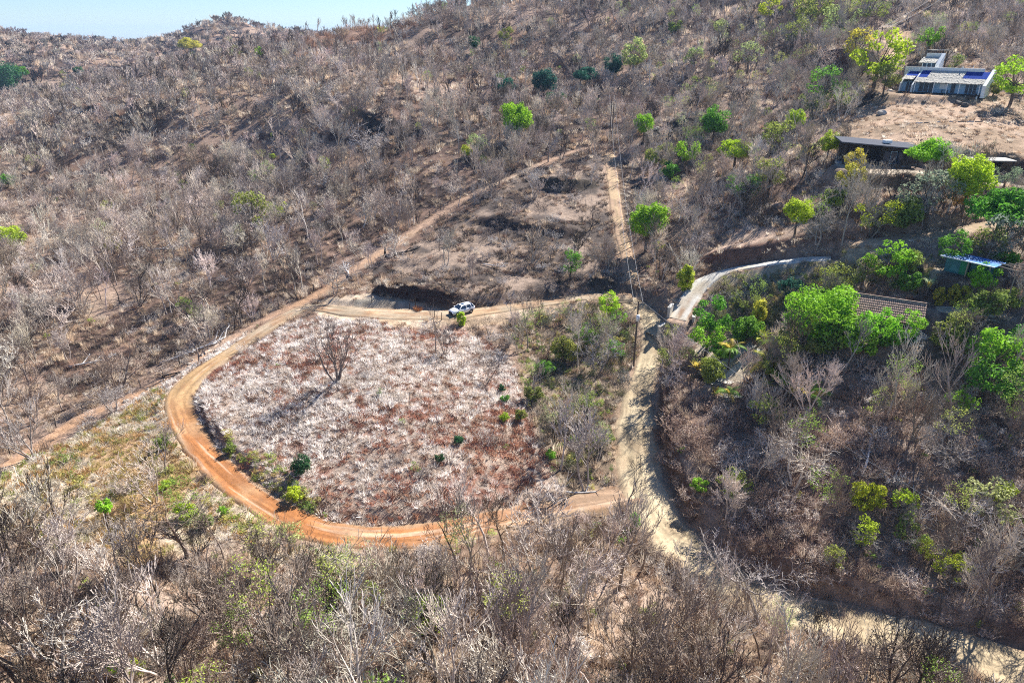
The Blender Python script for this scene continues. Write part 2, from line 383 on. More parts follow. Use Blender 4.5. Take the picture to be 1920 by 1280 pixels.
class MB:
    def __init__(s): s.v = []; s.f = []
    def add(s, V, Fc):
        b = len(s.v); s.v += [tuple(p) for p in V]; s.f += [tuple(i + b for i in q) for q in Fc]
    def box(s, x0, x1, y0, y1, z0, z1, rot=0, c=None, tilt=None):
        V = [(x, y, z) for x in (x0, x1) for y in (y0, y1) for z in (z0, z1)]
        if rot or tilt:
            M = Euler(tilt or (0, 0, rot)).to_matrix(); c = Vector(c or ((x0 + x1) / 2, (y0 + y1) / 2, (z0 + z1) / 2))
            V = [tuple(M @ (Vector(p) - c) + c) for p in V]
        s.add(V, [(0, 1, 3, 2), (4, 6, 7, 5), (0, 4, 5, 1), (2, 3, 7, 6), (0, 2, 6, 4), (1, 5, 7, 3)])
    def hexa(s, V): s.add(V, [(0, 1, 3, 2), (4, 6, 7, 5), (0, 4, 5, 1), (2, 3, 7, 6), (0, 2, 6, 4), (1, 5, 7, 3)])
    def tube(s, P, rad, k=6, cap=True):
        P = [Vector(p) for p in P]; rings = []
        if not hasattr(rad, '__len__'): rad = [rad] * len(P)
        for i, p in enumerate(P):
            d = (P[min(i + 1, len(P) - 1)] - P[max(i - 1, 0)]).normalized()
            a = d.cross(Vector((0.31, .17, .93)) if abs(d.z) < .9 else Vector((1, 0, 0))).normalized(); b = d.cross(a)
            rings.append([p + (a * math.cos(2 * math.pi * j / k) + b * math.sin(2 * math.pi * j / k)) * rad[i] for j in range(k)])
        V = [q for r in rings for q in r]; Fc = []
        for i in range(len(P) - 1):
            for j in range(k): Fc.append((i * k + j, i * k + (j + 1) % k, (i + 1) * k + (j + 1) % k, (i + 1) * k + j))
        if cap: Fc += [tuple(range(k))[::-1], tuple(range((len(P) - 1) * k, len(P) * k))]
        s.add(V, Fc)
    def lathe(s, prof, k=16, c=(0, 0, 0), axis='Z'):
        V = []; Fc = []
        for r, h in prof:
            for j in range(k):
                a = 2 * math.pi * j / k
                if axis == 'Z': V.append((c[0] + r * math.cos(a), c[1] + r * math.sin(a), c[2] + h))
                else: V.append((c[0] + r * math.cos(a), c[1] + h, c[2] + r * math.sin(a)))
        for i in range(len(prof) - 1):
            for j in range(k): Fc.append((i * k + j, i * k + (j + 1) % k, (i + 1) * k + (j + 1) % k, (i + 1) * k + j))
        s.add(V, Fc)
    def mesh(s, name, mat, smooth=False):
        me = bpy.data.meshes.new(name); me.from_pydata(s.v, [], s.f); me.update()
        me.materials.append(mat)
        if smooth:
            for p in me.polygons: p.use_smooth = True
        return me
    def build(s, name, mat, parent=None, smooth=False, kind=None):
        o = link(bpy.data.objects.new(name, s.mesh(name, mat, smooth)), parent)
        if kind: o['kind'] = kind
        return o
def tag(o, label, cat, group=None, kind=None):
    if label: o['label'] = label
    if cat: o['category'] = cat
    if group: o['group'] = group
    if kind: o['kind'] = kind
    return o
def empty(name, loc, rz=0, label=None, cat=None, group=None):
    o = bpy.data.objects.new(name, None); o.empty_display_size = .5; link(o); o.location = loc; o.rotation_euler = (0, 0, rz)
    return tag(o, label, cat, group)

# ------------------------------------------------------------------ the ground sheet
NU, NV = 940, 800
vv = np.concatenate([np.geomspace(22, 1150, NV - 30), np.geomspace(1180, 6000, 30)])
vv[0] = 4
uu = np.linspace(-1.15, 1.15, NU)
GX = uu[None, :] * (vv[:, None] * .9 + 22); GY = np.repeat(vv[:, None], NU, 1)
gx = GX.ravel(); gy = GY.ravel(); gzv = ground(gx.copy(), gy.copy())
V = np.column_stack([gx, gy, gzv])
ii = np.arange((NV - 1) * (NU - 1)); r_ = ii // (NU - 1); c_ = ii % (NU - 1); a_ = r_ * NU + c_
FQ = np.column_stack([a_, a_ + 1, a_ + NU + 1, a_ + NU])
gm = mesh_np("hillside_ground", V, FQ, M_GROUND, smooth=True)
def lerpc(a, b, t): return a * (1 - t[..., None]) + np.array(b) * t[..., None]
def soil(x, y):
    nA = fbm(x, y, 26, 60, 4); nB = fbm(x, y, 7, 61, 4); nC = fbm(x, y, 2.2, 62, 3); nD = fbm(x, y, 60, 63, 4)
    c = np.zeros(x.shape + (3,)); c[:] = (.24, .168, .127)
    c = lerpc(c, (.29, .21, .155), sstep(.48, .68, nB))
    c = lerpc(c, (.15, .095, .068), sstep(.5, .66, nA) * .85)
    c = lerpc(c, (.05, .034, .027), sstep(.5, .6, fbm(x, y, 15, 67, 4)) * sstep(.4, .56, nD) * .95)
    def reg(k, f, w=1.5):
        nonlocal c
        P = RW[k]; m = near(x, y, P, 8)
        if not m.any(): return
        i = np.nonzero(m)[0] if x.ndim == 1 else None
        mm = region(k, x[i], y[i], w); i = i[mm]
        if len(i): c[i] = f(i)
    mixr = lambda a, b, n, lo, hi: (lambda i: lerpc(np.tile(np.array(a), (len(i), 1)), b, sstep(lo, hi, n[i])))
    reg('forest', mixr((.3, .22, .165), (.15, .1, .07), nB, .4, .62))
    reg('brush', mixr((.3, .215, .155), (.15, .095, .07), nB, .4, .62))
    reg('rightgreen', mixr((.32, .27, .19), (.19, .15, .1), nB, .4, .62))
    reg('burnt', mixr((.2, .13, .095), (.045, .03, .024), nB, .36, .54))
    reg('bareslope', mixr((.27, .17, .12), (.2, .12, .085), nB, .4, .62), 4)
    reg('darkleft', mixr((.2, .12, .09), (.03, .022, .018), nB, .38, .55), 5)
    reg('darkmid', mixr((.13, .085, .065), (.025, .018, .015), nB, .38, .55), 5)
    reg('gully', mixr((.26, .2, .145), (.15, .11, .075), nB, .4, .62))
    reg('lowgrass', mixr((.42, .34, .25), (.33, .22, .12), nB, .48, .68))
    reg('strawstrip', mixr((.56, .48, .4), (.42, .28, .18), nB, .48, .62), .6)
    reg('mound', mixr((.27, .205, .16), (.2, .105, .075), fbm(x, y, 3.5, 66, 4), .5, .72), .8)
    reg('terrace', mixr((.25, .185, .14), (.085, .066, .055), nB, .4, .56), 1)
    reg('pad', mixr((.46, .36, .26), (.36, .26, .17), nB, .4, .62), .6)
    reg('padgrey', mixr((.3, .26, .2), (.26, .22, .17), nB, .4, .62), .4)
    reg('whitepad', mixr((.34, .235, .16), (.24, .165, .105), nB, .42, .6))
    reg('pad2', mixr((.4, .33, .25), (.33, .26, .19), nB, .42, .6), .6)
    reg('shelf', mixr((.32, .23, .165), (.33, .23, .17), nB, .42, .6), .6)
    reg('pad3', mixr((.36, .28, .2), (.28, .2, .14), nB, .42, .6), .6)
    reg('trail', mixr((.42, .28, .17), (.36, .26, .17), nB, .42, .6), .6)
    reg('yard', mixr((.42, .35, .26), (.3, .22, .15), nB, .42, .6), .6)
    # bare reddish earth of the cut banks, darkened in colour to deepen their shade
    for (L, w), bc in zip(BL, [(.06,.035,.025),(.07,.05,.04),(.05,.04,.03),(.1,.055,.035),(.14,.08,.05),(.1,.07,.05),(.17,.09,.06),(.16,.13,.1),(.1,.05,.035),(.09,.07,.055),(.2,.09,.05),(.06,.05,.04),(.06,.045,.035),(.05,.035,.03),(.07,.045,.035),(.05,.04,.035),(.12,.08,.055),(.16,.12,.09)]):
        m = near(x, y, L, 4)
        if not m.any(): continue
        i = np.nonzero(m)[0]; d, s, e = pdist(x[i], y[i], L)
        k = (1 - sstep(.9, 1.9, np.abs(d * s - .5) + nC[i] * .6)) * sstep(.2, .8, e[:, 0])
        c[i] = lerpc(c[i], bc, k)
    rd = roaddist(x, y, ('firebreak',)); k = 1 - sstep(-.3, 1.4, rd + nC * 1.6)
    fb = np.zeros_like(c); fb[:] = (.33, .2, .12); fb = lerpc(fb, (.34, .26, .19), sstep(-45, 5, x)); fb = lerpc(fb, (.3, .2, .14), sstep(.4, .6, nB))
    c = c * (1 - k[..., None]) + fb * k[..., None]
    rd = roaddist(x, y, ('orange', 'tan', 'upper', 'right')); k = (1 - sstep(0, 1.8, rd + nC)) * .7
    c = lerpc(c, (.36, .25, .16), k)
    return c * (.8 + .4 * nC[..., None])
sc_ = soil(gx, gy)
ca = gm.color_attributes.new('soil', 'FLOAT_COLOR', 'POINT')
ca.data.foreach_set('color', np.column_stack([sc_, np.ones(len(sc_))]).astype(np.float32).ravel())
go = link(bpy.data.objects.new("hillside_ground", gm)); tag(go, "dry brown hillside with burnt patches, terraces and cut banks", None, kind='structure')

# ------------------------------------------------------------------ roads as their own sheets
def ribbon(name, key, colf, label, across=13, extra=.5, crown=.05, mat=None, edge=True):
    L = RL[key]; P = L[:, :2]; hw = L[:, 2]; z = L[:, 3]
    d = np.gradient(P, axis=0); d /= np.linalg.norm(d, axis=1)[:, None] + 1e-9; nrm = np.column_stack([-d[:, 1], d[:, 0]])
    f = np.linspace(-1, 1, across); V = []
    wl_ = .8 + .5 * fbm(P[:, 0], P[:, 1], 3.2, 201, 3); wr_ = .8 + .5 * fbm(P[:, 0], P[:, 1], 3.2, 202, 3)
    for i in range(len(P)):
        for q in f:
            w = (hw[i] + extra) * ((wl_[i] if q < 0 else wr_[i]) if edge else 1)
            p = P[i] + nrm[i] * q * w
            a = abs(q) * (hw[i] + extra) / hw[i]
            h = z[i] + .03 - (.7 if key in ('right', 'drive', 'house', 'upper') else .05) * math.exp(-min(i, len(P) - 1 - i) / 1.2) + crown * (1 - a * a) - (sstep(.8, 1.25, np.array([a]))[0] * .42 if edge else 0)
            for ru in (-.42, .42):           # wheel ruts
                h -= .045 * math.exp(-((q * w / hw[i] - ru) / .16) ** 2) if crown else 0
            V.append((p[0], p[1], h))
    V = np.array(V)
    if edge: V[:, 2] += (fbm(V[:, 0], V[:, 1], 1.6, 77, 3) - .5) * .16
    m, k = len(P), across
    ii = np.arange((m - 1) * (k - 1)); a = (ii // (k - 1)) * k + ii % (k - 1)
    me = mesh_np(name, V, np.column_stack([a, a + k, a + k + 1, a + 1]), mat or M_ROAD, smooth=True)
    qq = np.tile(f, m) * np.repeat((hw + extra) / hw, k); ss = np.repeat(np.arange(m) / (m - 1), k)
    c = colf(V[:, 0], V[:, 1], qq, ss)
    ca = me.color_attributes.new('soil', 'FLOAT_COLOR', 'POINT'); ca.data.foreach_set('color', np.column_stack([c, np.ones(len(c))]).astype(np.float32).ravel())
    o = link(bpy.data.objects.new(name, me)); tag(o, label, None, kind='structure'); return o
def c_tan(x, y, q, s):
    c = np.zeros((len(x), 3)); c[:] = (.34, .265, .165)
    n1 = fbm(x, y, 6, 80, 4); c = lerpc(c, (.43, .345, .22), sstep(.4, .6, n1))
    c = lerpc(c, (.25, .18, .11), sstep(.5, .7, fbm(x, y, 2.5, 82, 3)) * .6)
    st = vnoise(q * 9 + fbm(x, y, 9, 97, 2) * 3, s * 26, 1.0, 98); c = c * (.84 + .32 * sstep(.3, .7, st))[..., None]
    return lerpc(c, (.33, .23, .15), sstep(.6, 1.0, np.abs(q) + (fbm(x, y, 2.0, 96, 3) - .5) * .8) * .75)
def c_or(x, y, q, s):
    c = np.zeros((len(x), 3)); c[:] = (.36, .15, .055)
    k = 1 - sstep(-48, -38, x) * sstep(0, 1, (92 - y) / 10 + .5); k = np.clip(sstep(78, 92, y), 0, 1)
    c = lerpc(c, (.36, .23, .115), k)
    c = lerpc(c, (.33, .26, .18), sstep(98, 112, y))
    c = lerpc(c, (.3, .2, .13), (1 - sstep(.04, .2, s)))
    n1 = fbm(x, y, 3.5, 84, 4); c = lerpc(c, (.46, .29, .16), sstep(.52, .68, n1) * .6)
    st = vnoise(q * 8 + fbm(x, y, 9, 97, 2) * 2, s * 40, 1.0, 99); c = c * (.84 + .32 * sstep(.3, .7, st))[..., None]
    c = lerpc(c, (.56, .42, .3), sstep(.66, .78, vnoise(q * 6 + fbm(x, y, 7, 92, 2) * 2.5, s * 14, 1.0, 95)) * .55)
    c = lerpc(c, (.24, .12, .06), sstep(.5, .68, fbm(x, y, 1.5, 86, 3)) * .55)
    return lerpc(c * .88, (.26, .19, .12), sstep(.6, 1.0, np.abs(q) + (fbm(x, y, 1.8, 94, 3) - .5) * .9) * .7)
def c_up(x, y, q, s):
    c = np.zeros((len(x), 3)); c[:] = (.36, .245, .16)
    c = lerpc(c, (.27, .2, .12), (1 - sstep(.1, .3, np.abs(q))) * .8)
    return lerpc(c, (.42, .3, .18), sstep(.5, .65, fbm(x, y, 3, 88, 3)))
def c_con(x, y, q, s):
    c = np.zeros((len(x), 3)); c[:] = (.52, .49, .43)
    g = np.exp(-((np.abs(q) - .0) / .25) ** 2) * (1 - sstep(.12, .24, s))
    c = lerpc(c, (.3, .2, .13), np.clip(g * 1.4, 0, 1)); c = lerpc(c, (.32, .22, .15), sstep(.7, .8, np.abs(q)) * (1 - sstep(.12, .24, s)))
    return lerpc(c, (.42, .36, .28), sstep(.5, .65, fbm(x, y, 2, 89, 3)))
def c_rt(x, y, q, s):
    c = np.zeros((len(x), 3)); c[:] = (.38, .29, .2); return lerpc(c, (.3, .22, .14), sstep(.45, .65, fbm(x, y, 3, 90, 3)))
def c_dr(x, y, q, s):
    c = np.zeros((len(x), 3)); c[:] = (.5, .44, .33); c = lerpc(c, (.26, .24, .1), (1 - sstep(.1, .3, np.abs(q))) * .7); return lerpc(c, (.4, .34, .22), sstep(.45, .65, fbm(x, y, 3, 91, 3)))
ribbon('dirt_road', 'tan', c_tan, 'wide pale tan dirt road running from the bottom right corner up through the centre', 35)
ribbon('dirt_road', 'orange', c_or, 'orange dirt track curling round the pale grass mound up to the car', 31)
ribbon('dirt_track', 'upper', c_up, 'narrow rutted brown track climbing past the terraces', 13)
ribbon('dirt_track', 'right', c_rt, 'narrow brown track crossing the slope right of the concrete driveway', 13)
ribbon('concrete_driveway', 'concrete', c_con, 'pale curving concrete driveway with two wheel strips at its foot', 25, extra=.15, crown=0, edge=True)
ribbon('dirt_track', 'gate', c_tan, 'short dirt apron joining the concrete driveway to the tan road', 13)
ribbon('driveway', 'drive', c_dr, 'pale driveway running right from the tile roofed house', 13)
ribbon('dirt_track', 'house', c_up, 'dusty track behind the white house', 9)

# ------------------------------------------------------------------ the air: a closed box of thin haze
m, N, L = newmat("haze_air")
o_ = N.new("ShaderNodeOutputMaterial"); pv = N.new("ShaderNodeVolumePrincipled"); pv.inputs['Color'].default_value = (.42, .64, 1.0, 1); pv.inputs['Density'].default_value = .00009; pv.inputs['Anisotropy'].default_value = .0
L.new(pv.outputs[0], o_.inputs['Volume'])
hb = MB(); zlo = float(gzv.min()) - 1.5; zhi_ = max(float(gzv.max()) + 16, CAMZ + 6); hb.box(-7000, 7000, -60, 6500, zlo, zhi_)
ho = link(bpy.data.objects.new("haze", hb.mesh("haze", m))); tag(ho, "thin bluish air over the far hills", None, kind='stuff')

# ------------------------------------------------------------------ plant shapes
def perp(d, r):
    a = Vector((r.gauss(0, 1), r.gauss(0, 1), r.gauss(0, 1))); a -= a.dot(d) * d
    return a.normalized() if a.length > 1e-4 else Vector((1, 0, 0))
def limb(mb, P, rad, k):
    mb.tube(P, rad, k, cap=False)
def bare_tree(seed, h=9.0, stems=1, spread=.5, r0=.16, levels=4, rmin=.02, dens=1.0, wig=.22, up=.25, first=.3, base_spread=.25, leafy=0):
    """returns (trunk and main limbs, twigs, twig tips)"""
    r = random.Random(seed); tk, tw, tips = MB(), MB(), []
    def grow(p, d, L, rad, lev, mb):
        n = 5 if lev == 0 else (4 if lev == 1 else 3)
        pts = [p]; rr = [rad]; q = p.copy(); dd = d.copy()
        for i in range(n):
            dd = (dd + perp(dd, r) * wig * r.uniform(.4, 1.2) + Vector((0, 0, up * (.6 if lev else .25)))).normalized()
            q = q + dd * (L / n); pts.append(q.copy()); rr.append(max(rmin, rad * (1 - .62 * (i + 1) / n)))
        limb(mb, pts, rr, 6 if lev == 0 else (4 if lev == 1 else 3))
        if lev >= levels: tips.append((pts[-1], dd.copy())); return
        nc = int(round(([5, 4.4, 3.4, 2.6, 2.2][lev]) * dens * r.uniform(.8, 1.2)))
        for j in range(nc):
            t = first + (1 - first) * (j + r.random()) / nc if lev == 0 else .2 + .8 * (j + r.random()) / nc
            x = min(t * n, n - .001); i = int(x); f = x - i
            bp = pts[i].lerp(pts[i + 1], f); br = rr[i] + (rr[i + 1] - rr[i]) * f
            bd = (pts[i + 1] - pts[i]).normalized()
            side = perp(bd, r); side.z *= .5
            nd = (bd * (1 - spread * .6) + side * (spread + .25 * r.random())).normalized()
            grow(bp, nd, L * r.uniform(.42, .68) * (1.05 - .35 * t if lev == 0 else 1), max(rmin, br * .62), lev + 1, mb if lev < 1 and False else (tk if lev + 1 <= 1 else tw))
        grow(pts[-1], dd, L * .45, max(rmin, rr[-1] * .9), min(lev + 2, levels), tw)
    for s in range(stems):
        a = 2 * math.pi * s / max(stems, 1) + r.random(); o = Vector((math.cos(a), math.sin(a), 0)) * (.15 if stems > 1 else 0)
        d = (Vector((0, 0, 1)) + Vector((math.cos(a), math.sin(a), 0)) * (base_spread * r.uniform(.5, 1.3) if stems > 1 else r.uniform(0, .12))).normalized()
        grow(o + Vector((0, 0, -.3)), d, h * .62 * r.uniform(.8, 1.05), r0 * (1 if stems == 1 else .72), 0, tk)
    return tk, tw, tips
def joined(a, b):
    m = MB(); m.add(a.v, a.f); m.add(b.v, b.f); return m
# forms: (key, words, kwargs)
FORMS = [
 ('slender', dict(h=9.5, stems=1, spread=.42, r0=.13, up=.3, first=.45, dens=.9)),
 ('slender', dict(h=10.5, stems=1, spread=.36, r0=.14, up=.35, first=.5, dens=.85)),
 ('forked', dict(h=9.5, stems=2, spread=.5, r0=.15, up=.25, first=.4, base_spread=.22)),
 ('many-stemmed', dict(h=8.5, stems=4, spread=.42, r0=.14, up=.28, first=.35, base_spread=.42, dens=.8)),
 ('broad-crowned', dict(h=9.5, stems=1, spread=.85, r0=.2, up=.14, first=.3, wig=.3, dens=1.1)),
 ('broad-crowned', dict(h=8.5, stems=2, spread=.8, r0=.19, up=.12, first=.3, wig=.32, base_spread=.35)),
 ('crooked', dict(h=9.0, stems=1, spread=.6, r0=.16, up=.12, first=.35, wig=.5)),
 ('many-stemmed', dict(h=7.5, stems=6, spread=.34, r0=.11, up=.32, first=.35, base_spread=.5, dens=.7)),
 ('sparse', dict(h=8.5, stems=1, spread=.4, r0=.1, up=.35, first=.55, dens=.6, levels=3)),
 ('forked', dict(h=8.5, stems=3, spread=.55, r0=.14, up=.2, first=.4, base_spread=.35, dens=.85)),
 ('many-stemmed', dict(h=11, stems=5, spread=.45, r0=.23, up=.32, first=.3, base_spread=.3, dens=.7)),
]
TREE = []
for i, (w, kw) in enumerate(FORMS):
    tk, tw, tips = bare_tree(100 + i, rmin=.019, **kw)
    TREE.append((w, tk.mesh('bare_tree_trunk', M_BARK, True), tw.mesh('bare_tree_twigs', M_TWIG), joined(tk, tw).mesh('bare_tree_whole', M_TWIG)))
FAR = []
for i, (w, kw) in enumerate(FORMS[:8]):
    kw = dict(kw); kw['levels'] = 3; kw['dens'] = kw.get('dens', 1) * .95; kw['r0'] *= 1.2
    tk, tw, tips = bare_tree(200 + i, rmin=.045, **kw); FAR.append(joined(tk, tw).mesh('far_tree', M_TWIG))
VFAR = []
for i in range(4):
    kw = dict(FORMS[[2, 3, 4, 5][i]][1]); kw['levels'] = 3; kw['dens'] = .8; kw['r0'] = .28
    tk, tw, tips = bare_tree(300 + i, rmin=.11, **kw); VFAR.append(joined(tk, tw).mesh('distant_tree', M_TWIG))

def blades(seed, n, rad, h, w, lean=.6, curve=.5, seg=2, z0=-.05):
    """a tuft of bent blades or stems"""
    r = random.Random(seed); mb = MB()
    for i in range(n):
        a = r.uniform(0, 2 * math.pi); q = rad * math.sqrt(r.random()); p = Vector((q * math.cos(a), q * math.sin(a), z0))
        b = r.uniform(0, 2 * math.pi); out = Vector((math.cos(a) * q / rad + .5 * math.cos(b), math.sin(a) * q / rad + .5 * math.sin(b), 0)) * lean
        d = (out * r.uniform(.3, 1.2) + Vector((0, 0, 1))).normalized(); L = h * r.uniform(.5, 1.15); ww = w * r.uniform(.6, 1.3)
        s = d.cross(Vector((math.cos(b), math.sin(b), .2))).normalized()
        P = [p]; 
        for k in range(seg):
            P.append(P[-1] + d * L / seg); d = (d + out * curve * r.uniform(.4, 1.4) + Vector((0, 0, -curve * .5 * r.random()))).normalized()
        V = []
        for k in range(seg): wk = ww * (1 - k / seg * .6); V += [P[k] - s * wk, P[k] + s * wk]
        V.append(P[-1]); Fc = []
        for k in range(seg - 1): Fc.append((2 * k, 2 * k + 1, 2 * k + 3, 2 * k + 2))
        Fc.append((2 * seg - 2, 2 * seg - 1, 2 * seg))
        mb.add(V, Fc)
    return mb
TUFT = [blades(400 + i, 34, .28, .5, .028, .75, .8).mesh('grass_tuft', M_GRASS) for i in range(4)]
TALL = [blades(420 + i, 46, .5, 1.3, .03, .4, .35, 3).mesh('tall_grass', M_GRASS) for i in range(4)]
def brush(seed, h=1.6, n=26, leaf=0):
    r = random.Random(seed); mb = MB()
    for i in range(n):
        a = r.uniform(0, 2 * math.pi); q = .7 * math.sqrt(r.random()); p = Vector((q * math.cos(a), q * math.sin(a), -.1))
        d = (Vector((math.cos(a) * q, math.sin(a) * q, 0)) * 1.1 + Vector((r.gauss(0, .3), r.gauss(0, .3), 1))).normalized()
        P = [p]; L = h * r.uniform(.6, 1.2)
        for k in range(3): P.append(P[-1] + d * L / 3); d = (d + perp(d, r) * .45).normalized()
        mb.tube(P, [.022, .018, .015, .012], 3, False)
        for j in range(5):
            k = r.randint(0, 2); b = P[k].lerp(P[k + 1], r.random()); e = (d * .4 + perp(d, r)).normalized()
            m = b + e * L * .18; e2 = (e + perp(e, r) * .6 + Vector((0, 0, .4))).normalized(); t = m + e2 * L * .2
            mb.tube([b, m, t], [.013, .011, .009], 3, False)
            for q_ in range(leaf):
                c = t.lerp(b, r.random()) + perp(e, r) * .08; u = perp(e, r) * r.uniform(.05, .1); v = perp(u.normalized(), r) * .05
                mb.add([c - u, c + v, c + u, c - v], [(0, 1, 2, 3)])
    return mb
BRUSH = [brush(440 + i, leaf=0).mesh('brush', M_BRUSH) for i in range(3)] + [brush(450 + i, h=1.3, leaf=2).mesh('brush_leafy', M_BRUSH) for i in range(2)]

def leafball(seed, rx, rz, n, size, clumps, hollow=.5, flat=0.0, cs=.36, zc=0.0, droop=0.):
    """leaf-sized faces gathered in clumps through a crown's volume"""
    r = np.random.default_rng(seed)
    cc = r.normal(size=(clumps, 3)); cc /= np.linalg.norm(cc, axis=1)[:, None]
    cc *= (hollow + (1 - hollow) * r.random(clumps) ** .5)[:, None] * .82
    if flat: cc[:, 2] = np.where(cc[:, 2] < 0, cc[:, 2] * (1 - flat), cc[:, 2])
    csz = cs * r.uniform(.55, 1.25, clumps)
    w = csz ** 2; k = r.choice(clumps, n, p=w / w.sum())
    o = r.normal(size=(n, 3)); o /= np.linalg.norm(o, axis=1)[:, None]
    p = cc[k] + o * (csz[k] * (.55 + .45 * r.random(n)))[:, None]
    p = p * np.array([rx, rx, rz]) + [0, 0, zc]
    # leaf direction: outward and up, mixed
    nrm = o * .8 + r.normal(size=(n, 3)) * .55 + [0, 0, .35]; nrm /= np.linalg.norm(nrm, axis=1)[:, None]
    u = np.cross(nrm, r.normal(size=(n, 3))); u /= np.linalg.norm(u, axis=1)[:, None]; v = np.cross(nrm, u)
    s = size * r.uniform(.6, 1.3, n)[:, None]
    V = np.stack([p - u * s, p + v * s * .45 + nrm * s * .1, p + u * s, p - v * s * .45 + nrm * s * .1], 1).reshape(-1, 3)
    Fc = np.arange(n * 4).reshape(n, 4)
    return V, Fc, cc * np.array([rx, rx, rz]) + [0, 0, zc]
def green_tree(seed, rx, rz, trunk_h, n, size, clumps, **kw):
    V, Fc, cc = leafball(seed, rx, rz, n, size, clumps, zc=trunk_h + rz * .8, **kw)
    crown = mesh_np('crown', V, Fc, M_LEAF)
    r = random.Random(seed); mb = MB(); top = Vector((r.uniform(-.1, .1), r.uniform(-.1, .1), trunk_h + rz * .3))
    mb.tube([(0, 0, -.4), (r.uniform(-.08, .08), r.uniform(-.08, .08), trunk_h * .5), top], [.05 * rx + .09, .04 * rx + .07, .03 * rx + .05], 7, False)
    for c in cc[:14]:
        c = Vector(c); m = top.lerp(c, .5) + Vector((0, 0, -.1 * rz)); mb.tube([top, m, c], [.05 + .015 * rx, .04, .02], 4, False)
    return mb.mesh('trunk', M_TRUNK, True), crown
GT = {
 'round': [green_tree(500 + i, 2.6, 2.5, 2.4, 5600, .17, 60, hollow=.35, cs=.27) for i in range(3)],
 'broad': [green_tree(510 + i, 3.4, 1.9, 1.7, 5600, .18, 60, flat=.5, hollow=.35, cs=.26) for i in range(3)],
 'loose': [green_tree(520 + i, 2.6, 2.2, 1.8, 1300, .2, 20, cs=.28, hollow=.6) for i in range(3)],
 'bush': [green_tree(530 + i, 1.5, 1.2, .1, 1900, .12, 30, hollow=.4, cs=.27, flat=.4) for i in range(5)],
 'thin': [green_tree(540 + i, 2.4, 2.0, 1.4, 700, .16, 14, cs=.3) for i in range(3)],
 'big': [green_tree(550 + i, 4.6, 3.4, 2.2, 6500, .22, 46) for i in range(2)],
 'column': [green_tree(560 + i, 1.1, 1.7, .1, 1600, .15, 26, hollow=.4, cs=.27) for i in range(2)],
 'sapling': [green_tree(570 + i, 1.0, 1.4, 4.6, 420, .2, 9) for i in range(2)],
}

# ------------------------------------------------------------------ scatter of things nobody could count, and the trees past the first 300
def scatter(name, P, rot, scl, idx, tint, protos, label, cat):
    me = bpy.data.meshes.new(name); me.vertices.add(len(P)); me.vertices.foreach_set('co', P.astype(np.float32).ravel())
    def attr(n_, ty, d, k):
        a = me.attributes.new(n_, ty, 'POINT'); a.data.foreach_set(k, np.ascontiguousarray(d).ravel())
    attr('rot', 'FLOAT_VECTOR', rot.astype(np.float32), 'vector'); attr('scl', 'FLOAT_VECTOR', scl.astype(np.float32), 'vector')
    attr('pick', 'INT', idx.astype(np.int32), 'value'); attr('tint', 'FLOAT_COLOR', np.column_stack([tint, np.ones(len(P))]).astype(np.float32), 'color')
    o = link(bpy.data.objects.new(name, me)); tag(o, label, cat, kind='stuff')
    pc = bpy.data.collections.new(name + '_kinds')
    for i, m in enumerate(protos):
        pc.objects.link(bpy.data.objects.new('%s_kind_%02d' % (name, i), m))
    ng = bpy.data.node_groups.new(name, 'GeometryNodeTree'); ng.interface.new_socket('Geometry', in_out='INPUT', socket_type='NodeSocketGeometry'); ng.interface.new_socket('Geometry', in_out='OUTPUT', socket_type='NodeSocketGeometry')
    N, L = ng.nodes, ng.links
    gi = N.new('NodeGroupInput'); go_ = N.new('NodeGroupOutput'); ip = N.new('GeometryNodeInstanceOnPoints'); ci = N.new('GeometryNodeCollectionInfo')
    ci.inputs[0].default_value = pc; ci.inputs['Separate Children'].default_value = True; ci.inputs['Reset Children'].default_value = True
    def na(n_, ty):
        a = N.new('GeometryNodeInputNamedAttribute'); a.data_type = ty; a.inputs[0].default_value = n_; return a.outputs[0]
    L.new(gi.outputs[0], ip.inputs['Points']); L.new(ci.outputs[0], ip.inputs['Instance']); ip.inputs['Pick Instance'].default_value = True
    L.new(na('pick', 'INT'), ip.inputs['Instance Index']); 
    L.new(na('rot', 'FLOAT_VECTOR'), ip.inputs['Rotation']); L.new(na('scl', 'FLOAT_VECTOR'), ip.inputs['Scale'])
    L.new(ip.outputs[0], go_.inputs[0])
    md = o.modifiers.new('scatter', 'NODES'); md.node_group = ng
    return o
def cells(y0, y1, sp, margin=1.12, seed=0, x_lim=None):
    """jittered grid over the strip of ground between two distances"""
    r = np.random.default_rng(seed); ys = np.arange(y0, y1, sp); out = []
    for y in ys:
        w = (y * .80 + 24) * margin
        if y < 60: w = (y * .9 + 22)
        x = np.arange(-w, w, sp); out.append(np.column_stack([x, np.full(len(x), y)]))
    P = np.vstack(out); return P + r.uniform(-.5, .5, P.shape) * sp * 1.1
def masks(P, keys, warp=1.5):
    return {k: region(k, P[:, 0], P[:, 1], warp) for k in keys}
CLEAR = [(cx, cy, r) for cx, cy, r, h in PL]
def clear_of_plots(P, k=.95):
    ok = np.ones(len(P), bool)
    for cx, cy, r in CLEAR: ok &= np.hypot(P[:, 0] - cx, (P[:, 1] - cy) * 1.3) > r * k
    return ok
OPEN = ['mound', 'pad', 'padgrey', 'terrace', 'whitepad', 'pad2', 'shelf', 'pad3', 'yard', 'lowgrass', 'strawstrip', 'trail', 'gully', 'bareslope', 'burnt', 'brush', 'rightgreen', 'darkleft', 'darkmid', 'forest', 'verge', 'vergeout']

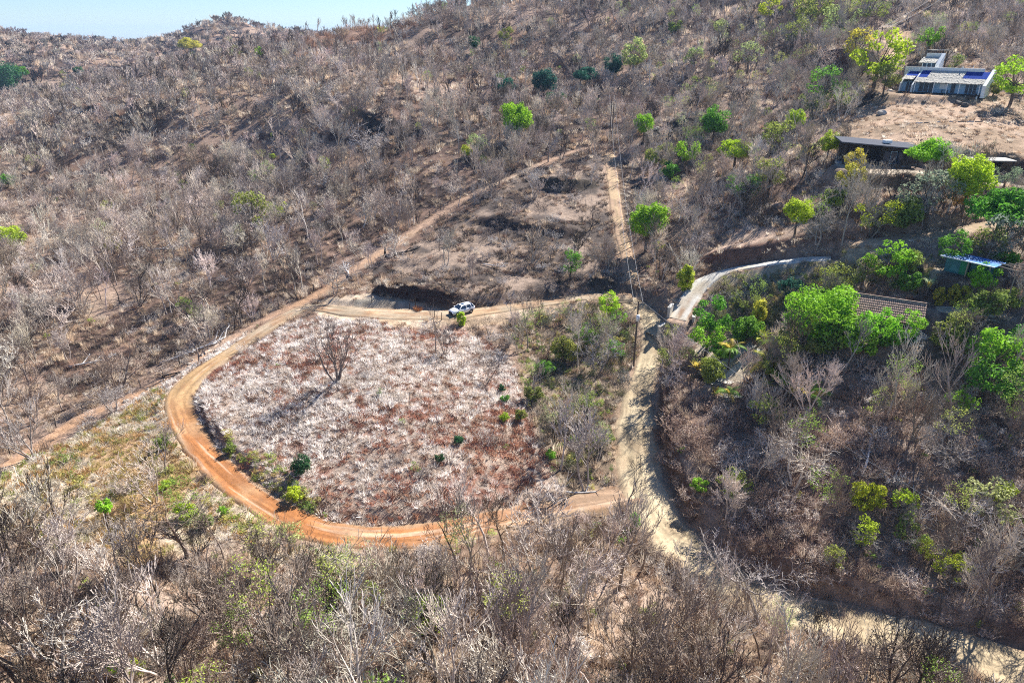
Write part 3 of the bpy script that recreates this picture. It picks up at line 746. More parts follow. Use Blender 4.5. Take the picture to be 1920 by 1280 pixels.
# ---- bare trees
cand = []
for y0, y1, sp, sd_ in [(20, 75, 3.3, 1), (75, 240, 3.6, 2), (240, 430, 4.4, 3), (430, 950, 6.2, 4)]:
    P = cells(y0, y1, sp, seed=sd_); m = masks(P, OPEN)
    x, y = P[:, 0], P[:, 1]
    dn = fbm(x, y, 24, 70, 3); dn2 = fbm(x, y, 8, 71, 2)
    p = np.where(dn > .58, .38, .86) * np.where(dn2 > .64, .45, 1)
    p[m['burnt']] *= .35; p[m['gully']] = .42; p[m['brush']] = .3; p[m['rightgreen']] = .06; p[m['bareslope']] = .15; p[m['darkmid']] = .4; p[m['darkleft']] = .35
    p[m['forest']] = np.maximum(p[m['forest']], .74)
    for k in ('mound', 'pad', 'padgrey', 'pad2', 'pad3', 'yard', 'strawstrip', 'trail', 'shelf', 'whitepad'): p[m[k]] = 0
    p[m['lowgrass']] = .06; p[m['terrace']] = .05
    rd = roaddist(x, y); p[rd < .9] = 0
    rd2 = roaddist(x, y, ('tan',)); p[(rd2 < 2.2)] *= .25
    ok = (np.random.default_rng(sd_ + 50).random(len(P)) < p) & clear_of_plots(P, 1.35)
    # open the near sight lines onto the roads: low growth in front of them
    P = P[ok]; cand.append(np.column_stack([P, np.full(len(P), sd_)]))
cand = np.vstack(cand)
cz = gnd_many(cand[:, :2]); r2 = np.random.default_rng(99)
N_ = len(cand)
hs = r2.uniform(.6, 1.15, N_) * np.where(cand[:, 2] == 1, 1.18, 1.0)
# front growth just below a road stays short so that the road shows
fx, fy, fd = project(np.column_stack([cand[:, :2], cz]))
topx, topy, _ = project(np.column_stack([cand[:, 0], cand[:, 1], cz + 9 * hs]))
RPX = []
for k in ('tan', 'orange', 'concrete', 'upper', 'right'):
    L = RL[k]; q = project(np.column_stack([L[:, :2], L[:, 3]])); RPX.append(np.column_stack([q[0], q[1]]))
RPX = np.vstack(RPX)
def covers(i):
    """does the tree's crown stand in front of a road?"""
    a = (RPX[:, 0] > fx[i] - 22) & (RPX[:, 0] < fx[i] + 22) & (RPX[:, 1] < fy[i]) & (RPX[:, 1] > topy[i])
    if not a.any(): return 0
    return (fy[i] - RPX[a, 1].min()) / max(1, fy[i] - topy[i])
keep = np.ones(N_, bool)
for i in range(N_):
    if fy[i] < 300 or fx[i] < -80 or fx[i] > 2000: continue
    c = covers(i)
    if c > 0:
        nearest = (RPX[(abs(RPX[:, 0] - fx[i]) < 22) & (RPX[:, 1] < fy[i]), 1]).max()
        room = (fy[i] - nearest) / max(1, fy[i] - topy[i])
        if 850 < fx[i] < 1180 and fy[i] > 1040: continue
        if fx[i] > 1280 and fy[i] > 1150 and r2.random() < .1: continue
        if room < .5: keep[i] = r2.random() < .05
        hs[i] *= max(.42, min(1, room * 1.05))
cand, cz, hs, fx, fy, fd = cand[keep], cz[keep], hs[keep], fx[keep], fy[keep], fd[keep]
N_ = len(cand)
rz_ = r2.uniform(0, 2 * math.pi, N_); form = r2.choice(10, N_, p=[.17, .14, .15, .12, .07, .06, .07, .07, .06, .09])
lean = np.column_stack([r2.normal(0, .07, N_), r2.normal(0, .07, N_), rz_])
TONES = [('pale grey', (.54, .48, .44)), ('grey', (.37, .325, .295)), ('greyish brown', (.25, .2, .17)), ('dark', (.09, .073, .063))]
tn = fbm(cand[:, 0], cand[:, 1], 30, 73, 3); tone = np.clip(np.floor((r2.random(N_) * .75 + (tn - .25) * .7) * 4), 0, 3).astype(int)
tone = np.where(r2.random(N_) < .16, 0, tone)
hill = (cand[:, 1] > 100) & (r2.random(N_) < .4); tone = np.where(hill, np.minimum(tone, 1), tone)
tcol = np.array([t[1] for t in TONES])[tone] * np.where(cand[:, 1] > 100, 1.12, 1.0)[:, None] * np.array([1.03, 1.0, .925]) * r2.uniform(.85, 1.15, (N_, 1)) * r2.uniform(.96, 1.04, (N_, 3))
vis = (fx > -20) & (fx < 1940) & (fy > 0) & (fy < 1290)
size = hs * F / fd; size[~vis] = 0
top = np.argsort(-size)
# hand-placed bare trees: foot px, height m, form, tone, label
HERO = [(632,714,11.5,10,2,'many-stemmed bare tree standing alone on the pale grass mound, casting a long shadow'),
 (372,682,10,6,2,'crooked bare tree with a few green shoots leaning left beside the orange track bend'),
 (1028,304,11,4,1,'broad bare tree at the fence line below the green tree cluster'),
 (692,306,13,5,0,'pale wide bare tree above the burnt slope left of the dark hollow'),
 (783,418,12,0,3,'dark slender bare tree just above the fence line'),
 (858,346,9,8,3,'thin dark bare tree on the slope left of the fence path'),
 (515,486,11,3,0,'pale forked bare tree low on the burnt slope'),
 (600,418,10,4,3,'dark spreading bare tree in the middle of the hillside'),
 (216,774,7,5,1,'low rounded bare tree with greenish twigs at the orange strip'),
 (62,860,10,3,1,'grey many-stemmed tree at the left edge beside the orange strip'),
 (962,614,8.0,8,0,'white thin bare tree standing below the parking pad right of the car'),
 (818,662,9,8,2,'sapling-like bare tree on the mound below the white car'),
 (834,665,6,7,2,'low brown shrubby tree beside the sapling on the mound'),
 (914,715,5,3,2,'small bare tree on the pale right flank of the mound'),
 (1172,968,9.5,8,3,'thin dark sapling beside the road junction'),
 (1098,920,14,2,1,'tall forked tree at the gully foot beside the road junction'),
 (1050,880,11,0,0,'pale slim tree in the gully left of the junction tree'),
 (1120,700,9,5,1,'grey broad tree between the gully and the utility pole'),
 (1420,1170,13,4,1,'large grey tree leaning left over the lower tan road'),
 (945,1262,12,2,2,'tall dark forked tree at the bottom centre edge'),
 (1720,1290,10,6,3,'dark crooked tree against the tan road near the bottom right'),
 (1840,1170,11,0,2,'slender brown tree on the bank above the lower tan road'),
 (1300,500,8,4,2,'bare tree behind the foot of the concrete driveway'),
 (1355,395,9,3,1,'many-stemmed grey tree in the ravine right of the round green tree'),
 (1392,395,9,5,1,'spreading grey tree at the left end of the bare shelf'),
 (1730,415,5,5,0,'silvery branching shrub tree below the dark flat-roofed house'),
 (1600,170,9,2,1,'grey forked tree left of the white house'),
 (1250,190,12,4,1,'grey broad crowned tree under the pale green tree near the ravine'),
 (1300,75,12,4,2,'broad brown tree on the upper slope at top right'),
 (965,398,6,2,2,'small bare tree on the upper burnt terrace'),
 (1000,470,5,7,3,'charred low shrub tree on the middle terrace'),
 (230,1085,9,0,1,'slender tree beside the green-topped sapling at lower left'),
 (130,540,10,3,0,'pale many-stemmed tree left of the ash patches'),
 (1105,430,7,6,3,'black crooked tree at the right end of the terraces'),
 (1478,95,11,2,2,'brown forked tree above the dark top right bank')]
LAST = [None]
def tree_thing(loc, rot, s, f, col, label, group=None):
    w, tkm, twm, _ = TREE[f]
    e = empty('bare_tree', loc, 0, label, 'tree', group); e.rotation_euler = rot; e.scale = (s, s, s)
    a = link(bpy.data.objects.new('trunk', tkm), e); b = link(bpy.data.objects.new('branches', twm), e)
    LAST[0] = e
    a['tint'] = tuple(float(c) * .85 for c in col); b['tint'] = tuple(float(c) for c in col)
    return e
BASEH = [9.5, 10.5, 9.5, 8.5, 9.5, 8.5, 9.0, 7.5, 8.5, 8.5, 11]
hero_xy = []
for px, py, h, f, tn_, lab in HERO:
    p = at(px, py) if py < 1279 else cast(px, py, ground); hero_xy.append(p[:2])
    tree_thing((p[0], p[1], p[2] - .1), (rnd.gauss(0, .05), rnd.gauss(0, .05) if 'lean' not in lab else -.3, rnd.uniform(0, 6.28) if 'lean' not in lab else 0), h / BASEH[f], f, TONES[tn_][1], lab)
NI = 300 - len(HERO)
hero_xy = np.array(hero_xy)
def where(px, py):
    if py > 1180: a = 'at the bottom edge'
    elif py > 1000: a = 'below the orange track' if px < 1180 else 'by the lower tan road'
    elif py > 760: a = 'by the straw grass' if px < 330 else ('in the dry gully' if px < 1200 else 'in the brown brush')
    elif py > 480: a = 'on the burnt slope' if px < 700 else ('near the utility pole' if px < 1230 else 'near the concrete driveway')
    elif py > 250: a = 'on the grey hillside' if px < 1140 else 'in the ravine'
    else: a = 'high on the hillside'
    for x1, b in ((130, ', left edge'), (400, ', left'), (700, ', left of centre'), (1000, ', centre'), (1250, ', right of centre'), (1550, ', right'), (1800, ', far right'), (9999, ', right edge')):
        if px < x1: return a + b
chosen = top[:NI]; rest = top[NI:]
lab_list = []
for i in chosen:
    s = hs[i]; sz = 'small' if s < .66 else ('tall' if s > .95 else '')
    lab_list.append(' '.join((sz + ' ' + TONES[tone[i]][0] + ' ' + FORMS[form[i]][0] + ' bare tree ' + where(fx[i], fy[i])).split()))
from collections import defaultdict
byl = defaultdict(list)
for k, i in enumerate(chosen): byl[lab_list[k]].append((i, k))
for lb, L in byl.items():
    if 2 <= len(L) <= 7:
        L.sort(key=lambda q: fx[q[0]])
        ws = {2: ['leftmost', 'rightmost'], 3: ['leftmost', 'middle', 'rightmost']}.get(len(L), ['leftmost', 'second leftmost', 'third leftmost', 'fourth leftmost', 'fifth leftmost', 'sixth leftmost'][:len(L) - 1] + ['rightmost'])
        for (i, k), wd in zip(L, ws): lab_list[k] = wd + ' ' + lb
cnt = defaultdict(int)
for lb in lab_list: cnt[lb] += 1
def leafp(x, y, px, py):
    n1 = fbm(x, y, 11, 111, 3)
    p = .04 + .0 * x
    p = np.where((px > 1400) & (py > 860) & (py < 1260), .55 * sstep(.4, .55, n1), p)
    p = np.where((px > 1560) & (py > 560) & (py < 900), .3, p)
    p = np.where((px < 1200) & (py > 1000), .42 * sstep(.5, .62, n1), p)
    p = np.where((px > 980) & (px < 1200) & (py > 560) & (py < 900), .5, p)
    p = np.where((px > 1240) & (py < 520), .3 * sstep(.42, .58, n1), p)
    p = np.where((px < 1100) & (py < 520), .05 * sstep(.5, .6, n1), p)
    return p
LEAFY = [mesh_np('new_leaves', *leafball(650 + i, 2.0, 2.0, 520, .085, 26, zc=6.6, hollow=.5, cs=.26)[:2], M_LEAF) for i in range(4)]
has_leaf = r2.random(N_) < leafp(cand[:, 0], cand[:, 1], fx, fy)
LC = np.array([(.4, .48, .08), (.28, .4, .07), (.46, .5, .12), (.4, .46, .2), (.24, .36, .05)])
for k, i in enumerate(chosen):
    lb = lab_list[k]; sc1 = hs[i] * r2.uniform(.95, 1.05)
    tree_thing((cand[i, 0], cand[i, 1], cz[i] - .1), tuple(lean[i]), sc1, int(form[i]), tcol[i], lb.replace('bare tree', 'leafing tree') if has_leaf[i] else lb, lb if cnt[lb] > 1 else 'bare trees of the dry forest')
    if has_leaf[i]: le = link(bpy.data.objects.new('new_leaves', LEAFY[k % 4]), bpy.data.objects[-1] if False else LAST[0]); le['tint'] = tuple(float(q) for q in LC[k % 5])
d2 = cand[rest, 2]
for nm, sel, protos, lab in [('bare_forest', rest[(d2 <= 2)], [t[3] for t in TREE], 'mass of leafless grey and brown trees filling the slopes between the roads'),
                             ('hillside_forest', rest[(d2 == 3)], FAR, 'leafless forest covering the upper hillside below the ridge'),
                             ('distant_forest', rest[(d2 == 4)], VFAR, 'hazy leafless forest on the far hills and skyline')]:
    k = len(protos); P = np.column_stack([cand[sel, :2], cz[sel] - .15]); s = hs[sel]
    sc = np.column_stack([s * 1.1, s * 1.1, s]) * (1 if nm != 'distant_forest' else 1.0)
    scatter(nm, P, lean[sel], sc, form[sel] % k, tcol[sel] * (1 if nm == 'bare_forest' else .95), protos, lab, 'trees')

sel = rest[(d2 <= 3) & has_leaf[rest]]
s = hs[sel]; scatter('new_leaf_canopy', np.column_stack([cand[sel, :2], cz[sel]]), lean[sel], np.column_stack([s, s, s]), np.arange(len(sel)) % 4, LC[r2.integers(0, 5, len(sel))], LEAFY, 'sparse fresh green leaves in some tree crowns of the dry forest', 'foliage')
# ---- undergrowth: straw tufts, tall grass, dead brush
def under(name, protos, rings, dens, tintf, label, cat, scale=(.7, 1.3), seed=0, growfar=True):
    PP, TT, SS = [], [], []
    for q, (y0, y1, sp) in enumerate(rings):
        P = cells(y0, y1, sp, seed=seed * 31 + q, margin=1.04); x, y = P[:, 0], P[:, 1]; m = masks(P, OPEN, 1.2)
        p = dens(x, y, m); rd = roaddist(x, y); p = np.where(rd < .05, 0, p)
        if seed != 5: p = np.where(roaddist(x, y, ('right', 'concrete', 'upper', 'drive')) < 2.0, 0, p)
        p[~clear_of_plots(P, .85)] = 0
        r = np.random.default_rng(seed * 77 + q); ok = r.random(len(P)) < p; P = P[ok]; mm = {k: v[ok] for k, v in m.items()}
        PP.append(P); TT.append(tintf(P[:, 0], P[:, 1], mm, r)); SS.append(r.uniform(scale[0], scale[1], len(P)) * (.55 + .9 * fbm(P[:, 0], P[:, 1], 4.5, 140, 3)) * (max(1, sp / rings[0][2] * .8) if growfar else 1))
    P = np.vstack(PP); T = np.vstack(TT); s = np.concatenate(SS); z = gnd_many(P); r = np.random.default_rng(seed)
    n_ = len(P); rot = np.column_stack([r.normal(0, .1, n_), r.normal(0, .1, n_), r.uniform(0, 6.28, n_)])
    scatter(name, np.column_stack([P, z]), rot, np.column_stack([s, s, s * r.uniform(.8, 1.2, n_)]), r.integers(0, len(protos), n_), T, protos, label, cat)
    return n_
def mixpick(cols, w, r, n_):
    c = np.array(cols)[r.choice(len(cols), n_, p=np.array(w) / sum(w))]; return c * r.uniform(.8, 1.2, (n_, 1))
def d_tuft(x, y, m):
    nB = fbm(x, y, 6, 93, 3); p = np.full(x.shape, .38) * sstep(.3, .5, nB)
    for k in ('mound', 'strawstrip', 'lowgrass'): p[m[k]] = .95
    p[m['terrace']] = .65 * sstep(.38, .55, nB[m['terrace']]); p[m['forest']] = .5; p[m['brush']] = .3
    for k, v in (('pad', .08), ('padgrey', .0), ('whitepad', .3), ('pad2', .04), ('shelf', .08), ('pad3', .1), ('trail', .05), ('burnt', .3), ('yard', .05)): p[m[k]] = v
    return p
def t_tuft(x, y, m, r):
    n_ = len(x); nB = fbm(x, y, 7, 61, 4); t = mixpick([(.6, .49, .37), (.44, .32, .22), (.66, .58, .48), (.24, .16, .11)], [4, 3, 2, 2], r, n_)
    k = m['mound'] | m['strawstrip']
    t[k] = mixpick([(.82, .76, .7), (.62, .54, .46), (.28, .18, .13)], [7, 3, 2.2], r, k.sum())
    k2 = m['mound'] & (fbm(x, y, 9, 61, 4) + r.normal(0, .12, n_) > .54); t[k2] = mixpick([(.36, .17, .115), (.5, .28, .18), (.62, .5, .4), (.2, .12, .08)], [4, 2, 1.5, 1], r, k2.sum())
    k = m['lowgrass']; t[k] = mixpick([(.62, .55, .44), (.46, .29, .13), (.33, .3, .1), (.25, .28, .06)], [4, 3, 1.3, .7], r, k.sum())
    k = m['lowgrass'] & (nB > .6); t[k] = mixpick([(.52, .38, .2), (.42, .34, .13), (.3, .3, .08)], [4, 2, 1.5], r, k.sum())
    k = m['burnt'] | m['terrace']; t[k] = mixpick([(.33, .25, .18), (.1, .08, .065), (.42, .32, .24), (.2, .13, .1)], [3, 3, 2, 2], r, k.sum())
    k = m['brush']; t[k] = mixpick([(.52, .4, .3), (.34, .23, .18), (.66, .56, .46)], [3, 3, 1], r, k.sum())
    k = m['rightgreen']; t[k] = mixpick([(.3, .28, .15), (.2, .21, .08), (.33, .26, .18)], [3, 2, 2], r, k.sum())
    return t
nt = under('dry_grass_tufts', TUFT, [(30, 80, .72), (80, 130, .62), (130, 200, 1.05), (200, 330, 1.9)], d_tuft, t_tuft, 'bleached straw and rusty dry grass tufts over mound and slopes', 'grass', (.8, 1.7), 5)
def d_tall(x, y, m):
    nB = fbm(x, y, 9, 94, 3); p = .55 * sstep(.38, .6, nB)
    p[m['burnt']] *= .6; p[m['bareslope']] = .85; p[m['brush']] = .4; p[m['forest']] = .6; p[m['gully']] = .5
    for k in ('mound', 'pad', 'padgrey', 'whitepad', 'pad2', 'shelf', 'pad3', 'trail', 'yard', 'strawstrip'): p[m[k]] = 0
    p[m['lowgrass']] = .03; p[m['terrace']] = .06
    return p
def t_tall(x, y, m, r):
    n_ = len(x); t = mixpick([(.66, .53, .39), (.5, .37, .26), (.72, .62, .5), (.34, .22, .16)], [4, 3, 2, 2], r, n_)
    k = m['brush']; t[k] = mixpick([(.46, .36, .27), (.32, .23, .18), (.58, .48, .39)], [3, 3, 1.5], r, k.sum())
    k = m['bareslope']; t[k] = mixpick([(.36, .23, .16), (.24, .145, .1), (.42, .3, .2)], [3, 3, 1.5], r, k.sum())
    k = m['rightgreen']; t[k] = mixpick([(.32, .3, .16), (.2, .2, .08), (.36, .28, .2)], [3, 2, 2], r, k.sum())
    return t
na_ = under('tall_dry_grass', TALL, [(30, 80, 1.5), (80, 150, 1.5), (150, 260, 2.3), (260, 430, 4.2), (430, 900, 9)], d_tall, t_tall, 'tall brown and straw coloured dry grass between the bare trees', 'grass', (.6, 1.2), 6)
def d_br(x, y, m):
    nB = fbm(x, y, 12, 95, 3); p = .5 * sstep(.3, .55, nB)
    p *= .55; p[m['brush']] = .75; p[m['gully']] = .5; p[m['forest']] = .3; p[m['rightgreen']] = .7; p[m['burnt']] *= .6; p[m['bareslope']] *= .4
    for k in ('pad', 'padgrey', 'whitepad', 'pad2', 'shelf', 'pad3', 'trail', 'yard', 'strawstrip'): p[m[k]] = 0
    p[m['mound']] = .015; p[m['lowgrass']] = .04; p[m['terrace']] = .2
    return p
def t_br(x, y, m, r):
    n_ = len(x); t = mixpick([(.48, .42, .37), (.34, .275, .23), (.2, .15, .12), (.64, .59, .54)], [3, 3, 1.6, 1.8], r, n_)
    k = m['brush']; t[k] = mixpick([(.64, .52, .43), (.48, .36, .28), (.26, .18, .14), (.78, .69, .6)], [3, 4, 2, 1.3], r, k.sum())
    k = m['rightgreen'] | m['gully']; t[k] = mixpick([(.3, .3, .2), (.17, .19, .08), (.3, .25, .2), (.45, .43, .38)], [2, 2, 3, 1], r, k.sum())
    return t
nb_ = under('dead_brush', BRUSH, [(30, 80, 1.5), (80, 150, 1.7), (150, 260, 2.7), (260, 430, 4.6)], d_br, t_br, 'tangled leafless brush and twiggy scrub under the bare trees', 'brush', (.6, 1.25), 8)
# green-leaved scrub here and there
def d_gs(x, y, m):
    nB = fbm(x, y, 10, 96, 3); p = .05 * sstep(.5, .62, nB)
    p[m['rightgreen']] = .5; p[m['gully']] = .3 * sstep(.4, .55, nB[m['gully']]); p[m['lowgrass']] = .22 * sstep(.45, .6, nB[m['lowgrass']]); p[m['forest']] = .16 * sstep(.45, .58, nB[m['forest']]); p[m['brush']] = .06
    p[m['mound']] = .012; p[m['verge']] = .8; p[m['vergeout']] = .35
    px, py, _ = project(np.column_stack([x, y, gnd_many(np.column_stack([x, y]))]))
    a = m['brush'] & (px > 1550) & (py > 880); p[a] = .22
    for k in ('pad', 'padgrey', 'whitepad', 'pad2', 'shelf', 'pad3', 'trail', 'yard', 'strawstrip', 'burnt', 'terrace', 'darkmid', 'darkleft'): p[m[k]] = 0
    return p
def t_gs(x, y, m, r): return mixpick([(.2, .32, .05), (.34, .44, .08), (.1, .18, .035), (.42, .4, .1)], [3, 3, 1.6, 1.5], r, len(x))
SCRUB = [mesh_np('green_scrub', *leafball(600 + i, .75, .6, 170, .085, 9, zc=.4)[:2], M_LEAF) for i in range(4)]
ng_ = under('green_scrub', SCRUB, [(30, 80, 1.9), (80, 150, 2.1), (150, 260, 3.6), (260, 430, 7)], d_gs, t_gs, 'sprinkling of small green leafy scrub plants among the dry brush', 'scrub', (.5, 1.2), 9)
def d_vg(x, y, m):
    p = np.zeros(x.shape); p[m['lowgrass']] = .12 * sstep(.45, .6, fbm(x, y, 6, 101, 3)[m['lowgrass']]); p[m['verge']] = .95; p[m['vergeout']] = .6
    p[m['gully']] = .3; p[m['rightgreen']] = .3; return p
nv_ = under('verge_scrub', SCRUB, [(55, 130, .85)], d_vg, lambda x, y, m, r: mixpick([(.3, .36, .07), (.46, .42, .12), (.17, .24, .05), (.4, .3, .12)], [3, 2, 2, 1.5], r, len(x)), 'olive and lime low scrub along the orange track verges and gully', 'scrub', (.5, 1.15), 12)
print('COUNTS trees', N_, 'tufts', nt, 'tall', na_, 'brush', nb_, 'green', ng_)

# ------------------------------------------------------------------ placing by sight line
def atz(px, py, z):
    d = ray(px, py); t = (z - CAMZ) / d[2]; return Vector((d[0] * t, d[1] * t, z))
def aty(px, py, y):
    d = ray(px, py); t = y / d[1]; return Vector((d[0] * t, y, CAMZ + d[2] * t))

